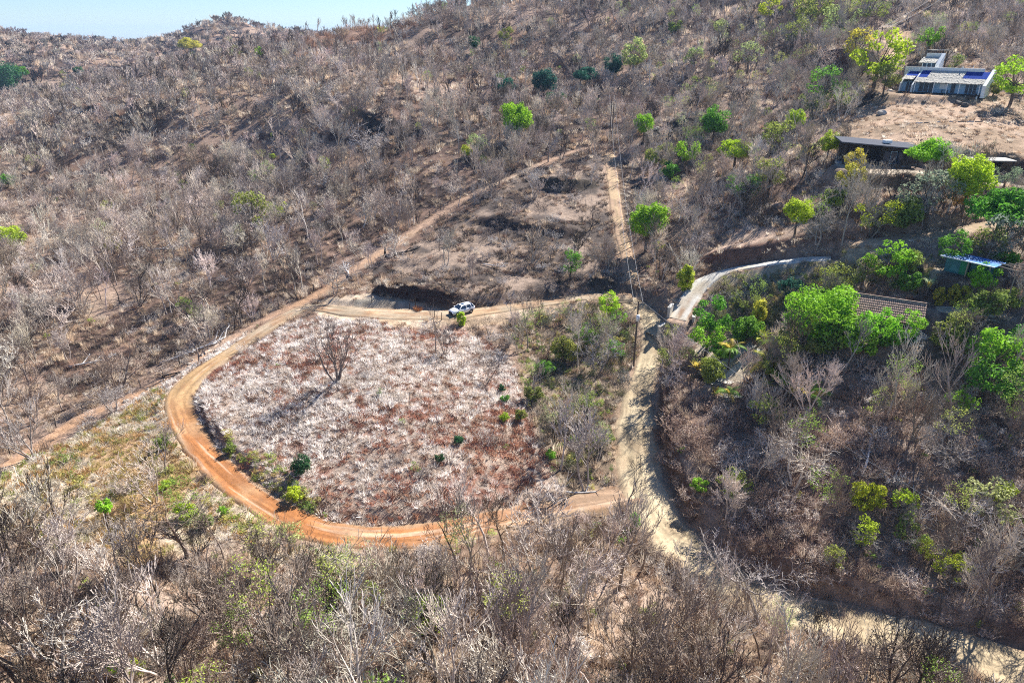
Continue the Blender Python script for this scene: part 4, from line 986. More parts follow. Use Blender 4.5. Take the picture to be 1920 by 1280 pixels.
# ------------------------------------------------------------------ green trees and shrubs, one by one
KH = {'round': (2.6, 2.5, 2.4), 'broad': (3.4, 1.9, 1.7), 'loose': (2.6, 2.2, 1.8), 'bush': (1.5, 1.25, .1), 'thin': (2.4, 2.0, 1.4), 'big': (4.6, 3.4, 2.2), 'column': (1.1, 1.7, .1), 'sapling': (1.0, 1.4, 4.6)}
LIME = (.4, .52, .035); BRIGHT = (.24, .46, .03); MID = (.12, .28, .03); DARK = (.045, .13, .045); TEAL = (.035, .12, .075); YEL = (.5, .45, .06); OLV = (.24, .28, .06); PALE = (.34, .38, .14); SILV = (.22, .3, .2); ORG = (.6, .36, .04)
GREEN = [  # crown centre px, py, width px, kind, colour, label
 (360, 88, 46, 'broad', YEL, 'yellow-green domed tree standing alone on the distant ridge'),
 (12, 146, 66, 'big', DARK, 'large dark green tree cut by the upper left edge'),
 (40, 138, 40, 'broad', MID, 'mid green tree touching the big dark tree at the upper left edge'),
 (152, 137, 20, 'round', DARK, 'tiny dark green tree in the far left valley'),
 (487, 99, 22, 'loose', BRIGHT, 'small bright green treetop on the upper left slope'),
 (800, 12, 26, 'round', MID, 'rounded green tree on the ridge skyline at top'),
 (720, 22, 26, 'loose', DARK, 'blue-green tree on the skyline left of the ridge top'),
 (765, 18, 20, 'loose', DARK, 'smaller dark tree on the skyline beside the rounded one'),
 (675, 35, 24, 'thin', TEAL, 'thin tree on the skyline farthest left of the ridge trees'),
 (889, 82, 26, 'round', DARK, 'small round dark green tree high on the brown slope'),
 (948, 68, 32, 'loose', OLV, 'loose light green tree right of the small round dark one'),
 (950, 166, 54, 'broad', TEAL, 'leftmost dark teal tree of the mid-slope row'),
 (1020, 158, 50, 'round', TEAL, 'dense round teal tree in the mid-slope row'),
 (1040, 190, 44, 'loose', DARK, 'low dark green tree under the dense round teal tree'),
 (1100, 146, 54, 'broad', TEAL, 'spreading teal tree right of the dense round one'),
 (1148, 126, 40, 'round', TEAL, 'dark teal tree at the right end of the mid-slope row'),
 (1187, 104, 60, 'loose', PALE, 'pale yellow-green airy tree beside the teal row'),
 (970, 224, 62, 'round', BRIGHT, 'bright green tree above the fence corner, left of the fanned bare tree'),
 (900, 265, 50, 'thin', PALE, 'pale thin-leaved tree left of the bright green tree'),
 (875, 285, 26, 'bush', LIME, 'lime bush under the pale thin-leaved tree'),
 (1206, 236, 40, 'round', BRIGHT, 'bright round tree at the top of the rutted track'),
 (1335, 232, 50, 'round', MID, 'dark leaved green tree in the upper ravine'),
 (1210, 414, 76, 'round', BRIGHT, 'big bright round tree beside the rutted track with a slim trunk'),
 (1232, 462, 26, 'thin', LIME, 'small lime tree tucked under the big bright round tree'),
 (1376, 287, 68, 'broad', LIME, 'flat-topped yellow-green tree in the ravine'),
 (1235, 292, 54, 'loose', OLV, 'olive shrub tree just below the bright round tree by the track'),
 (1285, 285, 46, 'loose', BRIGHT, 'green shrub tree left of the flat-topped one'),
 (1303, 262, 34, 'bush', MID, 'green bush above the ravine shrubs'),
 (1488, 227, 34, 'round', LIME, 'small round yellow-green tree in the upper ravine'),
 (1455, 262, 70, 'thin', OLV, 'sparse olive tree in the ravine below the small round one'),
 (1550, 269, 38, 'round', LIME, 'bright small tree left of the dark flat-roofed house'),
 (1490, 397, 50, 'round', LIME, 'round lime tree on the edge of the bare shelf'),
 (1632, 398, 74, 'thin', LIME, 'candelabra-stemmed lime shrub below the dark house'),
 (1598, 300, 40, 'loose', YEL, 'yellowish feathery tree in front of the dark house, left part'),
 (1592, 332, 50, 'loose', YEL, 'yellow shrub at the terrace edge below the dark house'),
 (1735, 292, 82, 'broad', BRIGHT, 'wide green tree at the right end of the dark house'),
 (1802, 337, 74, 'round', LIME, 'dense yellow-green round tree below the carport'),
 (1732, 368, 90, 'thin', SILV, 'silvery grey-green tree with pale branching stems'),
 (1790, 372, 34, 'loose', ORG, 'orange-yellow flowering shrub under the dense round tree'),
 (1862, 398, 116, 'broad', MID, 'wide dense green tree at the right edge below the carport'),
 (1870, 440, 80, 'thin', SILV, 'greyish shrub below the wide dense green tree'),
 (1880, 326, 44, 'thin', SILV, 'pale blue-green shrub beside the carport'),
 (1638, 110, 84, 'loose', LIME, 'large leafy lime tree left of the white house'),
 (1600, 92, 60, 'thin', YEL, 'open yellow-leaved tree at the edge of the dark earth bank'),
 (1655, 150, 44, 'loose', OLV, 'olive shrub at the left corner of the white house'),
 (1737, 72, 42, 'loose', BRIGHT, 'bright green tree above the white tower'),
 (1785, 122, 36, 'thin', OLV, 'thin olive tree right of the white tower'),
 (1892, 150, 70, 'loose', LIME, 'leafy green tree right of the white house'),
 (1862, 168, 30, 'bush', OLV, 'small olive bush by the right wall of the white house'),
 (1440, 18, 40, 'loose', LIME, 'green tree at the top edge right of centre'),
 (1516, 22, 60, 'loose', OLV, 'light olive tree at the top edge above the dark bank'),
 (1570, 38, 66, 'thin', PALE, 'pale leafy tree above the dark bank at top right'),
 (1620, 25, 60, 'thin', OLV, 'olive tree at the top edge left of the wires'),
 (1350, 60, 40, 'thin', PALE, 'pale green tree on the upper slope'),
 (1265, 55, 30, 'bush', OLV, 'olive bush on the brown upper slope'),
 (1577, 190, 32, 'bush', LIME, 'lime bush on the slope left of the white house plot'),
 (1520, 190, 50, 'thin', OLV, 'sparse green bush on the slope under the dark bank'),
 (1540, 165, 66, 'thin', MID, 'low green thicket below the dark bank'),
 (1655, 486, 70, 'loose', BRIGHT, 'green tree on the slope above the tile roof'),
 (1615, 505, 60, 'thin', OLV, 'thin olive tree left of the green tree above the tile roof'),
 (1530, 588, 110, 'big', BRIGHT, 'large bright green tree left of the tile-roofed house'),
 (1575, 612, 60, 'loose', MID, 'leafy green tree at the left corner of the tile roof'),
 (1640, 604, 62, 'loose', BRIGHT, 'light green tree in front of the tile roof, left part'),
 (1692, 606, 56, 'loose', BRIGHT, 'light green tree in front of the tile roof, right part'),
 (1660, 628, 60, 'bush', MID, 'dark green shrub against the front wall of the tile-roofed house'),
 (1700, 632, 36, 'bush', DARK, 'blue-green shrub by the right corner of the tile-roofed house'),
 (1832, 522, 48, 'round', BRIGHT, 'green tree in front of the blue-roofed shed'),
 (1836, 566, 56, 'round', OLV, 'olive-green bushy tree below the shed'),
 (1757, 556, 26, 'column', YEL, 'leftmost yellow hedge bush beside the driveway'),
 (1782, 553, 30, 'column', YEL, 'middle yellow hedge bush beside the driveway'),
 (1803, 555, 28, 'column', YEL, 'right yellow hedge bush beside the driveway'),
 (1850, 655, 100, 'loose', BRIGHT, 'large green tree on the slope at the right edge'),
 (1845, 700, 90, 'loose', MID, 'darker green tree mass under the large tree at the right edge'),
 (1900, 640, 60, 'loose', MID, 'green tree cut by the right edge below the driveway'),
 (1285, 521, 38, 'column', LIME, 'upright yellow-green bush beside the concrete driveway'),
 (1328, 590, 70, 'loose', MID, 'broad-leaved green tree right of the wheel strips'),
 (1322, 625, 60, 'loose', BRIGHT, 'bright leafy shrub beside the concrete wheel strips'),
 (1480, 548, 50, 'bush', TEAL, 'dark blue-green shrub above the large bright tree'),
 (1420, 590, 40, 'column', YEL, 'yellow-green plant clump behind the palms'),
 (1255, 665, 44, 'thin', OLV, 'olive twiggy shrub on the right verge of the tan road'),
 (1290, 668, 36, 'thin', PALE, 'pale green shrub above the right road bank'),
 (1620, 935, 60, 'bush', LIME, 'bright lime bush in the brown brush at right'),
 (1612, 990, 56, 'thin', LIME, 'sparse lime bush below the bright one'),
 (1745, 1025, 50, 'thin', LIME, 'thin lime-leaved tree in the lower right scrub'),
 (1835, 935, 90, 'thin', PALE, 'pale green airy tree in the lower right scrub'),
 (1872, 920, 50, 'thin', LIME, 'yellow-green treetop at the right edge of the scrub'),
 (1310, 908, 32, 'bush', BRIGHT, 'green bush just right of the tan road bend'),
 (1191, 972, 24, 'column', BRIGHT, 'bright green bush at the road junction'),
 (865, 598, 20, 'column', LIME, 'lime green bush in front of the white car'),
 (566, 874, 44, 'bush', DARK, 'dark green shrub on the lower left of the mound'),
 (1140, 566, 52, 'loose', LIME, 'yellow-green shrub tree beside the top of the tan road'),
 (1158, 590, 40, 'thin', BRIGHT, 'green sparse tree left of the utility pole'),
 (1150, 655, 44, 'thin', MID, 'green leafy tree in the gully by the utility pole'),
 (1070, 492, 56, 'thin', MID, 'green leafed small tree at the right of the middle terrace'),
 (22, 447, 76, 'broad', LIME, 'vivid yellow-green tree at the left edge'),
 (215, 456, 36, 'thin', YEL, 'small yellow-green treetop on the left slope'),
 (350, 572, 34, 'thin', BRIGHT, 'green shoots on the tree by the track bend'),
 (480, 395, 90, 'thin', OLV, 'pale green leafing tree on the hillside left of centre'),
 (525, 390, 46, 'thin', LIME, 'lime leafing tree next to the pale one on the hillside'),
 (510, 294, 18, 'bush', LIME, 'tiny lime bush on the left hillside'),
 (18, 340, 34, 'bush', MID, 'small green bush at the left edge'),
 (215, 944, 34, 'sapling', BRIGHT, 'green-topped sapling with a thin pale trunk at lower left'),
 (308, 832, 30, 'bush', OLV, 'olive bush left of the orange bend'),
 (310, 908, 26, 'bush', LIME, 'lime bush in the straw grass'),
 (352, 958, 44, 'bush', LIME, 'bright bush below the straw grass, second from the track'),
 (385, 978, 36, 'bush', OLV, 'olive bush beside the bright one below the straw grass'),
 (418, 960, 22, 'bush', BRIGHT, 'small green bush near the orange track edge'),
 (545, 1000, 66, 'thin', PALE, 'pale lime airy shrub below the orange track'),
 (618, 1045, 76, 'thin', PALE, 'wide pale green shrub below the orange track curve'),
 (941, 728, 18, 'bush', DARK, 'upper dark bush on the right flank of the mound'),
 (947, 745, 22, 'bush', MID, 'green bush just under the upper dark bush on the mound'),
 (945, 782, 22, 'bush', LIME, 'yellow-green bush lower on the right flank of the mound'),
 (976, 780, 26, 'bush', OLV, 'olive bush at the gully edge of the mound'),
 (860, 825, 24, 'bush', DARK, 'dark bush in the middle of the lower mound'),
 (824, 860, 22, 'bush', DARK, 'dark bush near the bottom of the mound'),
 (1033, 852, 24, 'bush', BRIGHT, 'bright little bush in the gully'),
 (432, 842, 26, 'bush', OLV, 'small olive bush at the inner corner of the orange bend'),
 (555, 925, 40, 'bush', LIME, 'lime bush on the mound edge above the orange track'),
 (1395, 625, 60, 'bush', MID, 'dense dark green planting behind the garden palms'),
 (1350, 655, 50, 'bush', BRIGHT, 'leafy green planting above the paved garden strips'),
 (1450, 690, 50, 'bush', OLV, 'olive planting at the right end of the garden'),
 (1490, 630, 70, 'loose', OLV, 'olive-green tree mass between the garden and the large bright tree'),
 (1560, 560, 80, 'broad', BRIGHT, 'bright green crown behind the large tree, touching the tile roof'),
 (1545, 640, 70, 'bush', OLV, 'olive undergrowth below the large bright green tree'),
 (1610, 648, 60, 'bush', BRIGHT, 'green shrub along the front of the tile-roofed house, left'),
 (1400, 560, 50, 'thin', OLV, 'thin olive shrub inside the driveway curve'),
 (1560, 525, 60, 'thin', OLV, 'sparse olive bush on the slope above the tile roof'),
 (1700, 500, 50, 'bush', OLV, 'olive bush right of the green tree above the tile roof'),
 (1700, 535, 40, 'bush', MID, 'green bush behind the tile roof'),
 (1885, 480, 50, 'bush', MID, 'green bush behind the pergola'),
 (1890, 560, 50, 'bush', OLV, 'olive bush below the pergola'),
 (1790, 610, 60, 'thin', OLV, 'sparse shrub below the driveway right of the tile-roofed house'),
 (1780, 640, 70, 'bush', OLV, 'low olive scrub right of the white railing'),
 (1895, 720, 60, 'loose', MID, 'green shrub tree at the right edge below the large tree'),
 (1800, 740, 60, 'thin', BRIGHT, 'thin green tree on the slope under the large right-edge tree'),
 (1330, 700, 50, 'bush', OLV, 'olive scrub at the garden foot'),
 (1430, 770, 60, 'thin', OLV, 'sparse green shrub below the garden'),
 (1690, 940, 60, 'thin', LIME, 'lime leafing shrub right of the bright bush'),
 (1700, 990, 60, 'thin', OLV, 'olive leafing tree in the lower right scrub'),
 (1780, 1060, 60, 'thin', LIME, 'lime leafing tree near the slender bank tree'),
 (1560, 1040, 50, 'thin', OLV, 'olive leafing tree above the lower tan road'),
 (1390, 345, 60, 'thin', MID, 'dark green sparse tree in the ravine'),
 (1255, 320, 40, 'bush', MID, 'dark bush in the ravine below the olive shrub tree'),
 (1440, 330, 60, 'thin', OLV, 'sparse olive shrub on the ravine side'),
 (1560, 375, 40, 'bush', OLV, 'olive bush under the terrace of the dark house'),
 (1690, 410, 60, 'bush', OLV, 'olive bush beside the silvery tree'),
 (1780, 460, 60, 'loose', MID, 'green tree behind the shed roof'),
 (1840, 455, 70, 'thin', OLV, 'olive tree above the shed roof'),
 (1480, 60, 60, 'thin', OLV, 'olive tree on the top slope right of centre'),
 (1400, 110, 50, 'thin', PALE, 'pale leafing tree above the ravine'),
 (1300, 110, 40, 'thin', PALE, 'faint green tree on the upper slope'),
 (1100, 620, 60, 'thin', MID, 'green leafing tree in the upper gully'),
 (1060, 660, 60, 'bush', OLV, 'olive bush in the upper gully'),
 (1020, 690, 44, 'bush', MID, 'green bush in the gully beside the mound crest'),
 (1000, 740, 40, 'bush', OLV, 'olive bush on the gully rim of the mound'),
 (1100, 760, 60, 'thin', OLV, 'olive leafing tree in the middle of the gully'),
 (1130, 820, 50, 'bush', OLV, 'olive bush low in the gully'),
 (230, 1235, 60, 'thin', BRIGHT, 'green leafing tree at the bottom left'),
 (262, 1248, 40, 'thin', LIME, 'lime leafing treetop at the bottom left edge'),
 (700, 1110, 60, 'thin', PALE, 'pale green leafing treetop in the bottom thicket'),
 (440, 1140, 50, 'thin', OLV, 'olive leafing treetop in the bottom left thicket'),
 (1220, 1140, 50, 'thin', OLV, 'olive shrub in the bottom thicket left of the tan road'),
 (1370, 905, 60, 'thin', OLV, 'faint green leafing tree above the lower tan road'),
]
gcount = defaultdict(int)
for px, py, w, kind, col, lab in GREEN:
    if px > 1240 and kind != 'column': w *= 1.16
    rx, rzz, th = KH[kind]; fpy = py
    for _ in range(4):
        c = at(px, min(fpy, 1279)) if fpy < 1279 else cast(px, fpy, ground); d = project(c)[2][0]; s = w * d / F / (2 * rx); fpy = py + (th + rzz * .8) * s * F * .9 / d
    c = at(px, fpy) if py > 40 else c
    i = gcount[kind]; gcount[kind] += 1; tm, cm = GT[kind][i % len(GT[kind])]
    nm = {'bush': 'green_bush', 'column': 'green_bush', 'thin': 'leafing_tree'}.get(kind, 'green_tree')
    e = empty(nm, (c[0], c[1], c[2]), rnd.uniform(0, 6.28), lab, 'bush' if nm == 'green_bush' else 'tree', 'green trees and bushes among the dry forest'); e.scale = (s * rnd.uniform(.95, 1.1), s, s * (1.0 if kind not in ('bush',) else rnd.uniform(.9, 1.3)))
    link(bpy.data.objects.new('trunk' if nm != 'green_bush' else 'stem', tm), e)
    k = link(bpy.data.objects.new('crown', cm), e); k['tint'] = tuple(float(q * rnd.uniform(.9, 1.1)) for q in col)
    if kind == 'thin':      # leafing trees keep their bare branches in sight
        f = [2, 3, 4, 5, 9][i % 5]; b = link(bpy.data.objects.new('branches', TREE[f][2]), e); hh = (th + rzz * 1.7) / BASEH[f]; b.scale = (hh, hh, hh); b['tint'] = (.36, .33, .29)
        b2 = link(bpy.data.objects.new('limbs', TREE[f][1]), e); b2.scale = (hh, hh, hh); b2['tint'] = (.28, .25, .22)

# ------------------------------------------------------------------ palms and banana plants
def frond(seed, L=2.4, wid=.5, droop=.9, leaflets=22):
    r = random.Random(seed); V, Fc = [], []; p = Vector((0, 0, 0)); d = Vector((.55, 0, .85)).normalized(); n_ = leaflets; mid = []
    for i in range(n_ + 1):
        mid.append((p.copy(), d.copy())); p = p + d * L / n_; d = (d + Vector((.02, 0, -droop * 2.2 / n_))).normalized()
    mb = MB(); mb.tube([m[0] for m in mid[::4]] + [mid[-1][0]], .022, 3, False)
    for i in range(3, n_):
        q, dd = mid[i]; t = i / n_; w = wid * math.sin(min(1, t * 1.25 + .12) * math.pi * .85) * r.uniform(.85, 1.1) + .08
        for sgn in (-1, 1):
            tip = q + Vector((dd.x * .55, sgn * w, dd.z * .55 * w - w * .35 * r.uniform(.6, 1.5))); sd = dd * .055
            mb.add([q - sd, q + sd, tip], [(0, 1, 2)])
    return mb.mesh('frond', M_LEAF)
def bleaf(seed, L=1.7, w=.27):
    mb = MB(); p = Vector((0, 0, 0)); d = Vector((.4, 0, .9)).normalized(); P = []
    for i in range(9): P.append(p.copy()); p = p + d * L / 8; d = (d + Vector((.03, 0, -.17))).normalized()
    V = []; Fc = []
    for i, q in enumerate(P): ww = w * math.sin(min(1, .1 + i / 8) * math.pi * .93) + .015; V += [q + Vector((0, -ww, .08)), q, q + Vector((0, ww, .08))]
    for i in range(8): Fc += [(3 * i, 3 * i + 1, 3 * i + 4, 3 * i + 3), (3 * i + 1, 3 * i + 2, 3 * i + 5, 3 * i + 4)]
    mb.add(V, Fc); return mb.mesh('leaf', M_LEAF)
FROND = [frond(1), frond(2, 2.8, .55, 1.1), frond(3, 2.2, .45, .6)]; BLEAF = [bleaf(1), bleaf(2, 2.0, .3)]
PALMS = [  # foot px, py, trunk m, scale, kind, colour, label
 (1365, 692, 3.2, 1.0, 'p', (.2, .34, .05), 'slim palm with a tall stem standing on the paved garden steps'),
 (1365, 752, 1.3, .9, 'p', (.2, .34, .06), 'small palm at the foot of the garden path, nearest the tan road'),
 (1440, 705, 1.0, 1.5, 'p', (.42, .42, .07), 'yellow-green bushy palm in the middle of the garden'),
 (1432, 730, .3, .95, 'b', (.34, .36, .06), 'yellowing low banana plant below the bushy palm'),
 (1463, 738, .6, 1.3, 'b', (.18, .34, .05), 'green banana plant at the garden edge, right of the bushy palm'),
 (1512, 752, .8, 1.3, 'p', (.15, .29, .04), 'rightmost low palm with one yellow drooping frond'),
 (1305, 705, .9, 1.1, 'b', (.5, .38, .1), 'dried yellow banana plant above the road bank'),
 (1340, 742, .2, .8, 'b', (.42, .33, .1), 'small withered banana plant beside the garden path'),
 (1425, 645, .6, 1.2, 'b', (.4, .42, .06), 'yellow-green banana clump behind the bushy palm'),
 (1380, 650, 1.4, 1.1, 'b', (.28, .34, .06), 'banana plant with hanging pale leaves behind the slim palm'),
 (1456, 655, .8, 1.3, 'p', (.3, .38, .07), 'palm at the back of the garden left of the large green tree'),
 (1735, 560, 1.6, 1.0, 'b', (.3, .36, .2), 'pale plant on a thin stem between tile roof and shed'),
 (1516, 290, .5, 1.5, 'p', (.44, .48, .16), 'pale spiky plant left of the dark house terrace')]
for j, (px, py, th, s, kd, col, lab) in enumerate(PALMS):
    c = at(px, py); e = empty('palm' if kd == 'p' else 'banana_plant', tuple(c), rnd.uniform(0, 6), lab, 'palm' if kd == 'p' else 'banana plant'); e.scale = (s, s, s)
    mb = MB(); mb.tube([(0, 0, -.3), (.05, .03, th * .5), (0, 0, th)], [.13, .1, .09], 7); mb.build('trunk', M_TRUNK, e, True)
    n_ = 11 if kd == 'p' else 8
    for q in range(n_):
        f = link(bpy.data.objects.new('frond' if kd == 'p' else 'leaf', (FROND if kd == 'p' else BLEAF)[q % (3 if kd == 'p' else 2)]), e)
        f.location = (0, 0, th - .02); f.rotation_euler = (rnd.uniform(-.15, .15), rnd.uniform(-.45, .5), q * 6.283 / n_ + rnd.uniform(-.2, .2))
        cc = col
        if rnd.random() < .2: cc = (.55, .42, .08); f['label'] = 'yellowed leaf'
        f['tint'] = tuple(float(v) for v in cc)

# ------------------------------------------------------------------ building materials
M_WHITE = plain('white_render', (.74, .75, .74), .7, var=.06, scale=1.5)
M_NAVY = plain('dark_blue_roofing', (.02, .05, .26), .95, var=.2, scale=2, spec=.02)
M_THATCH = plain('grey_palm_thatch', (.46, .43, .37), .95, var=.4, scale=14)
M_GLASS = plain('dark_window_glass', (.008, .03, .07), .15, var=.2, scale=1, spec=.25)
M_FRAME = plain('shade_tinted_panel', (.3, .46, .6), .5, var=.05)  # blue of sky-lit shade put into the panel and frame colour
M_WOODD = plain('dark_timber', (.05, .038, .03), .8, var=.3, scale=3, stretch=(1, 1, .2))
M_WOOD = plain('weathered_timber', (.27, .22, .17), .9, var=.3, scale=6, stretch=(4, 4, .5))
M_CONC = plain('weathered_concrete', (.42, .4, .36), .9, var=.18, scale=1.5, bump=.2)
M_STEEL = plain('grey_corrugated_steel', (.5, .52, .55), .4, metal=.3, var=.2, scale=1.2)
M_BLUE = plain('blue_roof_sheet', (.05, .17, .42), .7, var=.6, scale=.7)
M_GREENW = plain('green_tarpaulin_wall', (.02, .15, .07), .7, var=.25, scale=1.2)
M_TEALW = plain('teal_sheet_wall', (.04, .14, .15), .6, var=.25, scale=1.2)
M_TILE = plain('clay_roof_tiles', (.34, .235, .18), .85, var=.45, scale=3.5)
M_CREAM = plain('cream_render', (.6, .55, .45), .85, var=.1)
M_BLACK = plain('black_metal', (.02, .02, .022), .5, var=.1)
M_ROCK = plain('dark_boulder', (.1, .09, .08), .9, var=.45, scale=1.5, bump=.6)
M_STONE = plain('pale_stone', (.42, .37, .31), .9, var=.3, scale=1.5, bump=.5)
M_ASH = plain('bleached_deadwood', (.5, .48, .46), .95, var=.3, scale=3)
M_CHAR = plain('charred_wood', (.03, .027, .025), .9, var=.4, scale=4)
M_TERM = plain('termite_earth', (.28, .14, .07), .95, var=.35, scale=3, bump=.6)

def thatch(x0, x1, ylo, zlo, yhi, zhi, seed, thick=.14):
    """ragged courses of palm thatch laid down a slope"""
    r = random.Random(seed); mb = MB(); L = math.hypot(yhi - ylo, zhi - zlo); rows = max(3, int(L / .38)); sl = Vector((0, (yhi - ylo) / L, (zhi - zlo) / L)); up = Vector((0, -sl.z, sl.y))
    for i in range(rows + 1):
        a = Vector((0, ylo, zlo)) + sl * (i * L / rows); x = x0
        while x < x1:
            w = r.uniform(.14, .34); xe = min(x + w, x1); dl = r.uniform(.12, .4) if i == 0 else r.uniform(0, .22)
            b = a - sl * dl + up * (thick * r.uniform(.3, 1)); t = a + sl * (L / rows * .98 if i < rows else 0.02) + up * (thick * .45); ba = a - sl * dl - up * .05
            V = [(x, b.y, b.z), (xe, b.y, b.z - r.uniform(0, .06)), (x, t.y, t.z), (xe, t.y, t.z), (x, ba.y, ba.z), (xe, ba.y, ba.z)]
            mb.add(V, [(0, 1, 3, 2), (4, 5, 1, 0), (0, 2, 4), (1, 5, 3)]); x = xe
    return mb
# ------------------------------------------------------------------ the white house
hx, hy, hr, hz = PL[0]
PHI = R(44); c0 = at(1772, 178); HX, HY = c0[0] + .9, c0[1] + 1.3
def zpy(Y, py): v = (640.0 - py) / F; return CAMZ + Y * (v * CT - ST) / (CT + v * ST)
def wxy(lx, ly): return HX + lx * math.cos(PHI) + ly * math.sin(PHI), HY - lx * math.sin(PHI) + ly * math.cos(PHI)
fl = zpy(HY, 175.5)
def X(px, ly=0.0, lz=1.5):
    lo, hi = -30.0, 30.0
    for _ in range(40):
        m_ = (lo + hi) / 2; w_ = wxy(m_, ly)
        if project(np.array([[w_[0], w_[1], fl + lz]]))[0][0] < px: lo = m_
        else: hi = m_
    return (lo + hi) / 2
def Z(lx, ly, py): return zpy(wxy(lx, ly)[1], py) - fl
wh = empty('white_house', (HX, HY, fl), -PHI, 'white single-storey house with a thatched lean-to roof on the hilltop plot', 'house')
def P(mb, name, mat, parent=None, **kw): return mb.build(name, mat, parent or wh, **kw)
yb = 5.0; zt_m = Z(0, yb, 128)
def slab(x0, x1, ya, za, yz, zz, th=.12):
    m = MB(); m.hexa([(x0, ya, za - th), (x0, ya, za), (x0, yz, zz - th), (x0, yz, zz), (x1, ya, za - th), (x1, ya, za), (x1, yz, zz - th), (x1, yz, zz)]); return m
m = MB(); m.box(X(1697, yb, 5), X(1846, yb, 5) , yb, yb + .35, -1, zt_m); P(m, 'rear_wall', M_WHITE)
zea = Z(0, -.6, 156); zhi = Z(0, yb, 134); xa, xb = X(1714), X(1843)
P(slab(xa, xb, -.5, zea, yb - .003, zhi), 'roof', M_NAVY)
sly = lambda u: (-.6 + (yb + .6) * u, zea + .07 + (zhi - zea) * u)
a, b = sly(0), sly(.36); P(thatch(xa, xb, a[0], a[1], b[0], b[1], 3), 'lower_thatch', M_THATCH)
a, b = sly(.36), sly(.93); P(thatch(X(1738, 3), X(1803, 3), a[0], a[1], b[0], b[1], 4), 'upper_thatch', M_THATCH)
xc, xd = X(1690), X(1711); zw = Z(-8, 0, 147)
P(slab(xc, xd, -.1, zw - .1, yb - .01, zhi - .3), 'wing_roof', M_NAVY)
P(thatch(xc, xd, -.5, zw - .15, 1.5, zw + .45, 5), 'wing_thatch', M_THATCH)
def fin(x0, x1, yf, zf, yr, zr, nm='side_wall'):
    m = MB(); m.hexa([(x0, yf, -.6), (x0, yf, zf), (x0, yr, -.6), (x0, yr, zr), (x1, yf, -.6), (x1, yf, zf), (x1, yr, -.6), (x1, yr, zr)]); P(m, nm, M_WHITE)
fin(xb + .01, xb + .75, -1.1, zea - .3, yb + .36, zt_m + .02)
fin(xd + .02, xa - .01, -1.1, 1.7, yb - .02, zhi + .25)
fin(xc - .3, xc - .01, -.4, 1.9, yb, zt_m - .5)
yf = .9; zt = zea - .22
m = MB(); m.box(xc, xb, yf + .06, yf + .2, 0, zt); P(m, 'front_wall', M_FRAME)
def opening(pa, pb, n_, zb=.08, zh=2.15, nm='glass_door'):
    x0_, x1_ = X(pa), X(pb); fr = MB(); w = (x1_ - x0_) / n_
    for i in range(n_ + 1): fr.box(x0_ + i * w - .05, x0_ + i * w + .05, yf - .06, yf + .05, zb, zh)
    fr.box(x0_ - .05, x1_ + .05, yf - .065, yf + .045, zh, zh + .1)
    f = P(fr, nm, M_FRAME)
    for i in range(n_):
        g = MB(); g.box(x0_ + i * w + .055, x0_ + (i + 1) * w - .055, yf - .01, yf + .03, zb + .02, zh - .01); P(g, 'pane', M_GLASS, f)
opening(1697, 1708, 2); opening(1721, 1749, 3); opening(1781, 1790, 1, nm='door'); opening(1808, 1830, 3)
m = MB(); m.box(X(1760), X(1773), yf - .05, yf + .05, .9, 2.1); P(m, 'white_screen', M_WHITE)
for pxa in (1717, 1752, 1777, 1800, 1838):
    m = MB(); m.box(X(pxa) - .09, X(pxa) + .09, -.7, -.52, 0, zea - .16); P(m, 'porch_post', M_WHITE)
m = MB(); m.box(xc, xb, -1.5, yf + .05, -.22, 0); P(m, 'deck', M_WOODD)
for pxa in (1707, 1730, 1751, 1774, 1796, 1817, 1838):
    m = MB(); m.tube([(X(pxa), -1.4, -2.2), (X(pxa), -1.4, -.225)], .17, 8); P(m, 'deck_pier', M_WHITE)
m = MB(); m.box(-1.1, .3, -.4, .3, .68, .74)
for qx in (-1.0, .2):
    for qy in (-.35, .22): m.box(qx - .04, qx + .04, qy - .03, qy + .05, 0, .678)
o = m.build('table', M_WOODD); o.location = wh.location; o.rotation_euler = (0, 0, -PHI); tag(o, 'dark table on the porch of the white house', 'table')
m = MB(); q_ = X(1823, yb, 5); m.tube([(q_, yb + .2, zt_m), (q_, yb + .2, zt_m + .8)], .06, 6); q_ = X(1802, yb, 5); m.box(q_, q_ + .3, yb + .02, yb + .3, zt_m, zt_m + .3); P(m, 'vent_pipe', M_WHITE)
# tower behind
ly0 = yb + 3.2; txa, txb = X(1725, ly0, 5), X(1753, ly0, 5); wt = wxy((txa + txb) / 2, ly0); tbase = fl + 3.2
tw_ = empty('white_tower', (wt[0], wt[1], tbase), -PHI, 'small white thatched tower room behind the white house', 'building')
hw_ = (txb - txa) / 2; wb_ = wxy((txa + txb) / 2, ly0 + 3); wf_ = wxy((txa + txb) / 2, ly0 - .4)
tzt = zpy(wb_[1], 100) - tbase; tze = zpy(wf_[1], 117.5) - tbase; tzr = zpy(wb_[1], 107) - tbase
def PT(mb, name, mat, parent=None): return mb.build(name, mat, parent or tw_)
m = MB(); m.box(-hw_, hw_, 3, 3.3, -3.5, tzt); PT(m, 'rear_wall', M_WHITE)
m = MB(); m.hexa([(hw_, -.5, -4), (hw_, -.5, tze - .4), (hw_, 3.31, -4), (hw_, 3.31, tzt + .02), (hw_ + .8, -.5, -4), (hw_ + .8, -.5, tze - .4), (hw_ + .8, 3.31, -4), (hw_ + .8, 3.31, tzt + .02)]); PT(m, 'side_wall', M_WHITE)
PT(slab(-hw_, hw_ - .01, -.3, tze, 2.99, tzr, .1), 'roof', M_NAVY)
PT(thatch(-hw_ - .4, hw_ - .02, -.5, tze + .06, 2.6, tzr - .1, 8), 'thatch', M_THATCH)
